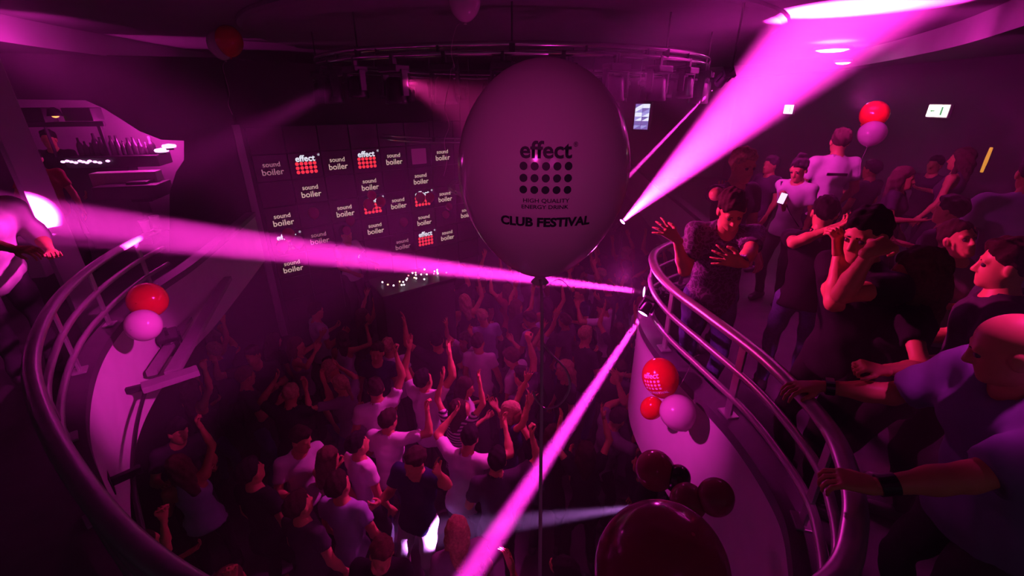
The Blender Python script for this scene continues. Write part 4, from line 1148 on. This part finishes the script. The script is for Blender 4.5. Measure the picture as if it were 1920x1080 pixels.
# man in profile facing left
person_head_at(at(1886, 497, 1.95), ZB, (-.80, .60), dict(hair='short', seed=11, nod=.1, sleeve=.6, armR=dict(up=(.1, .2, -1), fo=(-.2, .6, -.2)), armL=dict(up=(-.1, .2, -1), fo=(.2, .6, -.2))),
    look(SKIN, C_char, C_black, HAIR_D), 'dark-haired man in profile facing left beside the smiling woman', GR)
# pale-shirted back at the right edge
person_head_at(at(1925, 355, 3.15), ZB, (.5, .85), dict(H=1.8, lean=.15, hair='short', seed=12, build=1.1), look(SKIN, C_pale, C_black, HAIR_B), 'person in a pale shirt seen from behind at the right edge', GR, hv=.02, hh=.009, hhand=.008, eyes=False)
# bald man leaning on the near rail
b, J = person_head_at(at(1897, 655, 1.30), ZB, (-.97, .22), dict(lean=.22, nod=.20, yaw=-.42, hair='bald', seed=13, build=1.18, sleeve=.82, loose=.024, wrinkle=.005,
    armR=dict(w=at(1536, 724, 1.80), hw=(.3, .2, -1), hand=dict(curl=.45, spread=.25, dw=(-.9, .05, -.05), nw=(0, .1, 1), sw=(.1, -1, 0))),
    armL=dict(w=at(1634, 912, 1.30), hw=(.2, -.4, -1), hand=dict(curl=.65, spread=.2, dw=(-.85, .35, -.02), nw=(0, -.1, 1), sw=(.2, 1, 0)))),
    look(SKIN, C_lav, C_char, None, HAIR_D), 'bald man in a lavender short-sleeved shirt gripping the near right railing', GR, hv=.014, hh=.0055, hhand=.0048)
wristband(b, J, 'R'); wristband(b, J, 'L', .045, False, 'wristband')
# dim people further back on the right balcony
for (px, py, t, f, sh, hr, st, lb) in (
        (1630, 330, 5.2, (-.3, .9), C_char, HAIR_B, 'short', 'dark figure standing right of the white tee back, below the balloons'),
        (1690, 350, 4.6, (.6, -.7), C_black, HAIR_D, 'long', 'dim woman in dark clothes right of the balloons'),
        (1800, 300, 5.0, (-.5, .8), C_char, HAIR_D, 'long', 'woman with bare shoulders below the right exit sign'),
        (1745, 330, 5.6, (-.8, -.4), C_black, HAIR_B, 'short', 'dim figure in dark clothes under the right exit sign'),
        (1440, 330, 5.6, (-.9, -.2), C_black, HAIR_B, 'short', 'dim figure in black left of the woman with the phone'),
        (1770, 420, 3.3, (-.4, .8), C_black, HAIR_B, 'short', 'dark figure in black just above the smiling woman')):
    person_head_at(at(px, py, t), ZB, f, dict(hair=st, female=(st == 'long'), tank=(px == 1800), sleeve=0 if px == 1800 else .6, seed=px, armR=dict(up=(.4, .2, -.8), fo=(-.2, .7, .1))), look(SKIN, sh, C_black, hr), lb, GR, hv=.022, hh=.010, hhand=.009, eyes=False)
al = empty('amber_edge_glow', at(1852, 300, 5.9)); tag(al, 'added amber glow for the lit edge of the woman under the right exit sign', 'lamp')
link('tube', lathe([(.001, .17), (.03, .16), (.034, .0), (.03, -.16), (.001, -.17)], 12), mat('amber_glow', (.8, .5, .1), .4, emit=(1, .42, .05), estr=.75), al)  # emission stands in for the amber-lit edge of a person
link('bracket', box_mesh((.05, .03, 0), (.08, .03, .10)), M_black, al)  # made-up holder for the amber glow

# left balcony
GL = 'people on the left balcony'
person_head_at(at(-52, 372, 3.0), ZB, (.93, -.35), dict(H=1.80, lean=.42, hair='short', seed=21, sleeve=1.15, loose=.026, wrinkle=.006, build=1.1, hem=.78,
    armR=dict(w=at(118, 498, 3.0), hw=(-.2, -.6, -1), hand=dict(curl=.6, dw=(.8, .0, .0), nw=(0, -.2, 1))),
    armL=dict(w=at(96, 472, 3.35), hw=(-.2, .6, -1), hand=dict(curl=.6))),
    look(SKIN, C_white, C_char, HAIR_D), 'person in a white shirt lit pink leaning on the left railing', GL)
for (px, py, t, f, sh, lb, pose) in (
        (92, 262, 6.35, (.3, -.8), C_black, 'dark figure standing at the bar left of the bottles', {}),
        (72, 318, 5.4, (.7, -.5), C_red, 'person in a red top half hidden by the column', dict(H=1.6))):
    person_head_at(at(px, py, t), ZB - (.0 if t > 5 else (.35 if t > 4.6 else .55)) if False else ZB, f, dict(seed=px, hair='short', H=pose.get('H', 1.75), armR=dict(up=(.4, .2, -.8), fo=(-.2, .7, .1))), look(SKIN, sh, C_black, HAIR_B), lb, GL, hv=.022, hh=.010, hhand=.009, eyes=False)

# ------------------------------------------------------------------ the crowd on the dance floor
UPS = [  # arm presets: (armR, armL, raise)
    (dict(up=(.45, .25, .85), fo=(-.15, .15, 1), hand=dict(curl=1.2)), dict(up=(-.3, .15, -1), fo=(.2, .7, .2), hand=dict(curl=.8)), (1, 0)),
    (dict(up=(.5, .3, .8), fo=(-.2, .2, 1), hand=dict(curl=.25, spread=.4)), dict(up=(-.5, .3, .8), fo=(.25, .2, 1), hand=dict(curl=.25, spread=.4)), (1, 1)),
    (dict(up=(.3, .2, -1), fo=(-.2, .8, .35), hand=dict(curl=.9)), dict(up=(-.3, .2, -1), fo=(.2, .8, .3), hand=dict(curl=.9)), (0, 0)),
    (dict(up=(.25, .1, -1), fo=(.0, .4, -.8)), dict(up=(-.25, .1, -1), fo=(0, .4, -.8)), (0, 0)),
    (dict(up=(.85, .35, .2), fo=(-.2, .2, 1), hand=dict(curl=1.2)), dict(up=(-.3, .2, -1), fo=(.3, .8, .5), hand=dict(curl=1.2)), (.5, 0)),
    (dict(up=(.3, .15, -1), fo=(-.1, .7, .4), hand=dict(curl=.6)), dict(up=(-.6, .45, .55), fo=(.1, .4, .9), hand=dict(curl=.3, spread=.35)), (0, 1)),
    (dict(up=(.7, .6, .1), fo=(-.4, .5, .7), hand=dict(curl=.5)), dict(up=(-.7, .6, .1), fo=(.4, .5, .7), hand=dict(curl=.5)), (.4, .4)),
]
TEMPL = []
base_m = look(SKIN, C_black, C_black, HAIR_D)
specs = []
rt = random.Random(11)
for a in range(len(UPS)):
    for (fem, hr) in ((False, 'short'), (True, 'long'), (False, 'curly') if a % 2 else (True, 'pony')):
        specs.append((a, fem, hr))
for i, (a, fem, hr) in enumerate(specs):
    aR, aL, ra = UPS[a]
    po = dict(armR=aR, armL=aL, female=fem, hair=hr, H=(1.64 if fem else 1.76), lean=rt.uniform(-.02, .18), side=rt.uniform(-.1, .1), twist=rt.uniform(-.2, .2),
              yaw=rt.uniform(-.4, .4), nod=rt.uniform(-.15, .25), tilt=rt.uniform(-.12, .12), seed=i, legR=(.13, rt.uniform(-.08, .12)), legL=(-.13, rt.uniform(-.08, .12)),
              build=rt.uniform(.95, 1.1), sleeve=rt.choice((.5, .62, .7)) if not (fem and i % 2) else 0, tank=bool(fem and i % 2))
    po['raise'] = ra
    b, J = make_person('person', po, base_m, hv=.026, hh=.0125, hhand=.010)
    TEMPL.append((b, a, fem, hr))
used = set()
def dancer(ti, loc, rz, scale, shirt, trousers, hair, label, group, skin=None):
    src = TEMPL[ti][0]
    if ti not in used: o = src; used.add(ti)
    else: o = copy_tree(src)
    o.location = loc; o.rotation_euler = (0, 0, rz); o.scale = (scale,) * 3
    tag(o, label, 'person', group)
    for ch in [o] + list(o.children):
        nm = ch.name.split('.')[0]
        m = {'person': skin or SKIN, 'shirt': shirt, 'trousers': trousers, 'hair': hair}.get(nm)
        if m is not None and len(ch.material_slots):
            ch.material_slots[0].link = 'OBJECT'; ch.material_slots[0].material = m
    return o
def pick(a, fem=None, hr=None):
    c = [i for i, t in enumerate(TEMPL) if t[1] == a and (fem is None or t[2] == fem) and (hr is None or t[3] == hr)]
    return c[0] if c else [i for i, t in enumerate(TEMPL) if t[1] == a][0]
GC = 'dancers on the floor'
placed = []
NOTE = [  # head pixel, facing, arms, female, shirt, trousers, hair, label
    (772, 862, (-.3, -.9), 5, False, C_navy, C_white, HAIR_D, 'man in a dark tee whose white trousers glare in the light'),
    (704, 738, (-.2, .95), 0, False, C_white, C_black, HAIR_D, 'dancer in a white shirt punching one fist high'),
    (798, 722, (.2, .9), 1, False, C_white, C_black, HAIR_B, 'dancer in a white shirt with both arms up left of the ponytail woman'),
    (868, 728, (.8, .2), 2, True, C_white, C_black, HAIR_D, 'woman in a white top turned right in mid crowd'),
    (858, 778, (.1, .9), 1, True, F_stripe, C_black, HAIR_D, 'woman in a striped top with raised arms'),
    (862, 838, (.2, .9), 6, False, C_white, C_black, HAIR_B, 'dark-haired dancer in a white shirt below the striped top'),
    (546, 828, (.6, -.5), 2, False, C_white, C_black, HAIR_D, 'man in a pale shirt turned sideways at lower left of the crowd'),
    (612, 866, (.3, .8), 2, True, C_white, C_black, HAIR_M, 'woman in a white top left of the brightest shirt'),
    (668, 846, (.5, .8), 3, False, C_white, C_black, HAIR_B, 'dancer in the brightest white shirt just left of the dark tee man'),
    (640, 925, (.1, .95), 3, False, C_pale, C_black, HAIR_D, 'man in a pale shirt seen from behind at the lower crowd edge'),
    (716, 800, (.2, .95), 4, False, C_white, C_jean, HAIR_D, 'broad dancer with a bright pink-lit back in mid crowd'),
    (902, 648, (.1, .95), 3, False, C_white, C_black, HAIR_D, 'dancer in a pale shirt seen from behind left of the balloon ribbon'),
    (640, 640, (.2, .9), 4, True, C_white, C_black, HAIR_D, 'woman in a white top far in the crowd left of centre'),
    (735, 655, (-.2, .95), 3, False, C_white, C_black, HAIR_L, 'blond dancer in a white shirt behind the raised fist'),
    (700, 658, (.2, -.9), 3, False, C_navy, C_black, HAIR_D, 'man in a navy top facing the balcony in mid crowd'),
    (405, 640, (.3, .7), 0, True, C_black, C_black, HAIR_D, 'dancer with one arm up by the pale bars on the left'),
    (480, 660, (.4, -.8), 4, False, C_black, C_black, HAIR_D, 'dancer in black facing the balcony at the left of the crowd'),
    (555, 655, (.7, .3), 6, True, C_grey, C_black, HAIR_M, 'woman in a grey top with both hands lifted at far left of the crowd'),
    (315, 812, (.6, -.5), 2, False, C_char, C_black, HAIR_B, 'dim man in charcoal under the left balcony shelf'),
    (700, 1030, (.1, -.9), 2, False, C_black, C_black, HAIR_M, 'man in black lit red at the bottom beside the white trousers'),
    (866, 1012, (-.3, .9), 3, True, C_grey, C_black, HAIR_L, 'blond dancer in the violet beam at the bottom'),
    (1105, 862, (-.2, .9), 1, True, C_black, C_black, HAIR_D, 'woman with both bare arms raised near the right wall'),
    (1030, 835, (.3, .9), 5, True, C_black, C_black, HAIR_D, 'woman in black lifting a hand beside the hanging ribbon'),
    (985, 712, (-.5, .6), 0, False, C_char, C_black, HAIR_B, 'dancer with a raised arm behind the curled ribbon'),
    (770, 560, (.1, .95), 0, False, C_pale, C_black, HAIR_D, 'dancer with a raised pale sleeve in the far crowd below the mixing desk'),
    (930, 880, (-.2, .9), 4, False, C_char, C_black, HAIR_B, 'dancer in charcoal with a lifted arm left of the falling beam'),
    (470, 900, (.2, .9), 3, False, C_black, C_black, HAIR_B, 'dim dancer in black at the lower left of the crowd'),
    (560, 965, (.3, .9), 3, False, C_char, C_black, HAIR_D, 'dim dancer in charcoal at the bottom left of the crowd'),
]
rc = random.Random(23)
for (px, py, f, a, fem, sh, tr, hr, lb) in NOTE:
    ti = pick(a, fem); s_ = rc.uniform(.97, 1.04)
    hz_ = (1.64 if fem else 1.76) * .925 * s_
    p = at_z(px, py, hz_)
    dancer(ti, (p.x, p.y, 0), rz_of(f), s_, sh, tr, hr, lb, GC)
    placed.append((p.x, p.y))
OUT2 = [(p.x, p.y) for p in OUTL] + [(3.4, 14), (-4.1, 14)]
def inside(x, y):
    c = False; n = len(OUT2)
    for i in range(n):
        (x1, y1), (x2, y2) = OUT2[i], OUT2[i - 1]
        if (y1 > y) != (y2 > y) and x < (x2 - x1) * (y - y1) / (y2 - y1) + x1: c = not c
    return c
def dist_out(x, y): return min(math.hypot(p.x - x, p.y - y) for p in OUTL)
def pixel(p):
    d = Vector(p) - Vector((0, 0, CZ)); c, s = math.cos(PITCH), math.sin(PITCH)
    t = d.y * c - d.z * s
    return 960 + FPX * d.x / t, 540 + FPX * (-d.z * c - d.y * s) / t, t
SHIRTS = [(C_black, 'black'), (C_black, 'black'), (C_char, 'charcoal'), (C_navy, 'navy'), (C_grey, 'grey'), (C_black, 'black'), (C_white, 'white'), (C_char, 'charcoal'), (C_pale, 'pale blue'), (C_red, 'dark red')]
HAIRS = [(HAIR_B, 'black-haired'), (HAIR_D, 'dark-haired'), (HAIR_D, 'dark-haired'), (HAIR_M, 'brown-haired'), (HAIR_L, 'fair-haired')]
ARMW = ['one fist up', 'both arms up', 'hands at the chest', 'arms down', 'one bent arm lifted', 'one open hand raised', 'both hands lifted forward']
tries = 0; nfill = 0; FILL = {}
while tries < 6000 and nfill < 95:
    tries += 1
    x, y = rc.uniform(-4.2, 3.2), rc.uniform(1.3, 9.0)
    if not inside(x, y) and dist_out(x, y) > .45: continue
    sd = (Vector((x, y, 0)) - Vector((S0.x, S0.y, 0))).dot(SN)
    if sd < 1.35: continue
    if math.hypot(x - DJL.x, y - DJL.y) < .85: continue
    if min((x - q[0]) ** 2 + (y - q[1]) ** 2 for q in placed) < .52 ** 2: continue
    u, v, t = pixel((x, y, 1.6))
    if not (230 < u < 1330 and v < 1120): continue
    if 700 < u < 880 and 925 < v: continue
    pa_, pb_ = Vector((LAMP_V.x, LAMP_V.y)), Vector(at(800, 1000, 4.25).xy); ab_ = pb_ - pa_
    k_ = max(0, min(1, (Vector((x, y)) - pa_).dot(ab_) / ab_.length_squared))
    if (pa_ + ab_ * k_ - Vector((x, y))).length < .42: continue
    placed.append((x, y)); nfill += 1
    a = rc.choices(range(7), (3, 3, 3, 4, 2, 2, 2))[0]; fem = rc.random() < .42
    ti = rc.choice([i for i, q in enumerate(TEMPL) if q[1] == a and q[2] == fem] or [i for i, q in enumerate(TEMPL) if q[1] == a])
    sh, sn = rc.choice(SHIRTS); hr, hn = rc.choice(HAIRS)
    f = rc.gauss(math.pi / 2 + .2, 1.1)
    row = 'nearest rows' if v > 880 else 'middle rows' if v > 690 else 'back rows'
    col = 'left' if u < 560 else 'right' if u > 960 else 'centre'
    lb = '%s %s in %s with %s, %s of the crowd, %s' % (hn, 'woman' if TEMPL[ti][2] else 'man', sn, ARMW[a], row, col)
    FILL.setdefault(lb, []).append((u, None)); fo = dancer(ti, (x, y, 0), f - math.pi / 2, rc.uniform(.95, 1.05), sh, C_black if rc.random() < .6 else C_jean, hr, lb, GC, SKIN if rc.random() < .7 else SKIN2); FILL[lb][-1] = (u, fo)
for lb, lst in FILL.items():
    if len(lst) > 1:
        lst.sort(key=lambda q: q[0])
        for k_, (u_, o_) in enumerate(lst):
            o_['label'] = lb.replace(' of the crowd', '') + (', leftmost such' if k_ == 0 else ', rightmost such' if k_ == len(lst) - 1 else ', middle such')
for i, q in enumerate(TEMPL):
    if i not in used:
        for ch in list(q[0].children): bpy.data.objects.remove(ch)
        bpy.data.objects.remove(q[0])
# DJ on the stage behind the desk
pj = at(655, 478, 7.05); fj = Vector((DJL.x + .2, DJL.y, 0)) - Vector((pj.x, pj.y, 0))
person_head_at(pj, 1.10, (fj.x + .3, fj.y - .3), dict(H=1.72, hair='short', seed=31, armR=dict(up=(.3, .3, -.9), fo=(-.1, .8, -.2)), armL=dict(up=(-.3, .3, -.9), fo=(.1, .8, -.2))),
    look(SKIN, C_white, C_black, HAIR_D), 'person in a pale shirt standing before the LED wall left of the desk', 'people on the stage', hv=.022, hh=.010, hhand=.009, eyes=False)
print('crowd', len(placed))
HAZE = 0.028

# ------------------------------------------------------------------ thin stage smoke in the room
hz = bpy.data.materials.new('stage_smoke'); hz.use_nodes = True
nt = hz.node_tree; nt.nodes.clear()
out = nt.nodes.new('ShaderNodeOutputMaterial'); vs = nt.nodes.new('ShaderNodeVolumeScatter')
vs.inputs['Color'].default_value = (1, 1, 1, 1); vs.inputs['Density'].default_value = HAZE; vs.inputs['Anisotropy'].default_value = 0.0
nt.links.new(vs.outputs['Volume'], out.inputs['Volume'])
bm = bmesh.new(); add_box(bm, Vector(((X0 + X1) / 2, 5.1, 3.0)), (X1 - X0 + .6, 17.4, 7.0))
ho = link('stage_smoke', bm_mesh('smoke', bm), hz); tag(ho, 'thin stage smoke hanging in the whole club', 'smoke', kind='stuff')
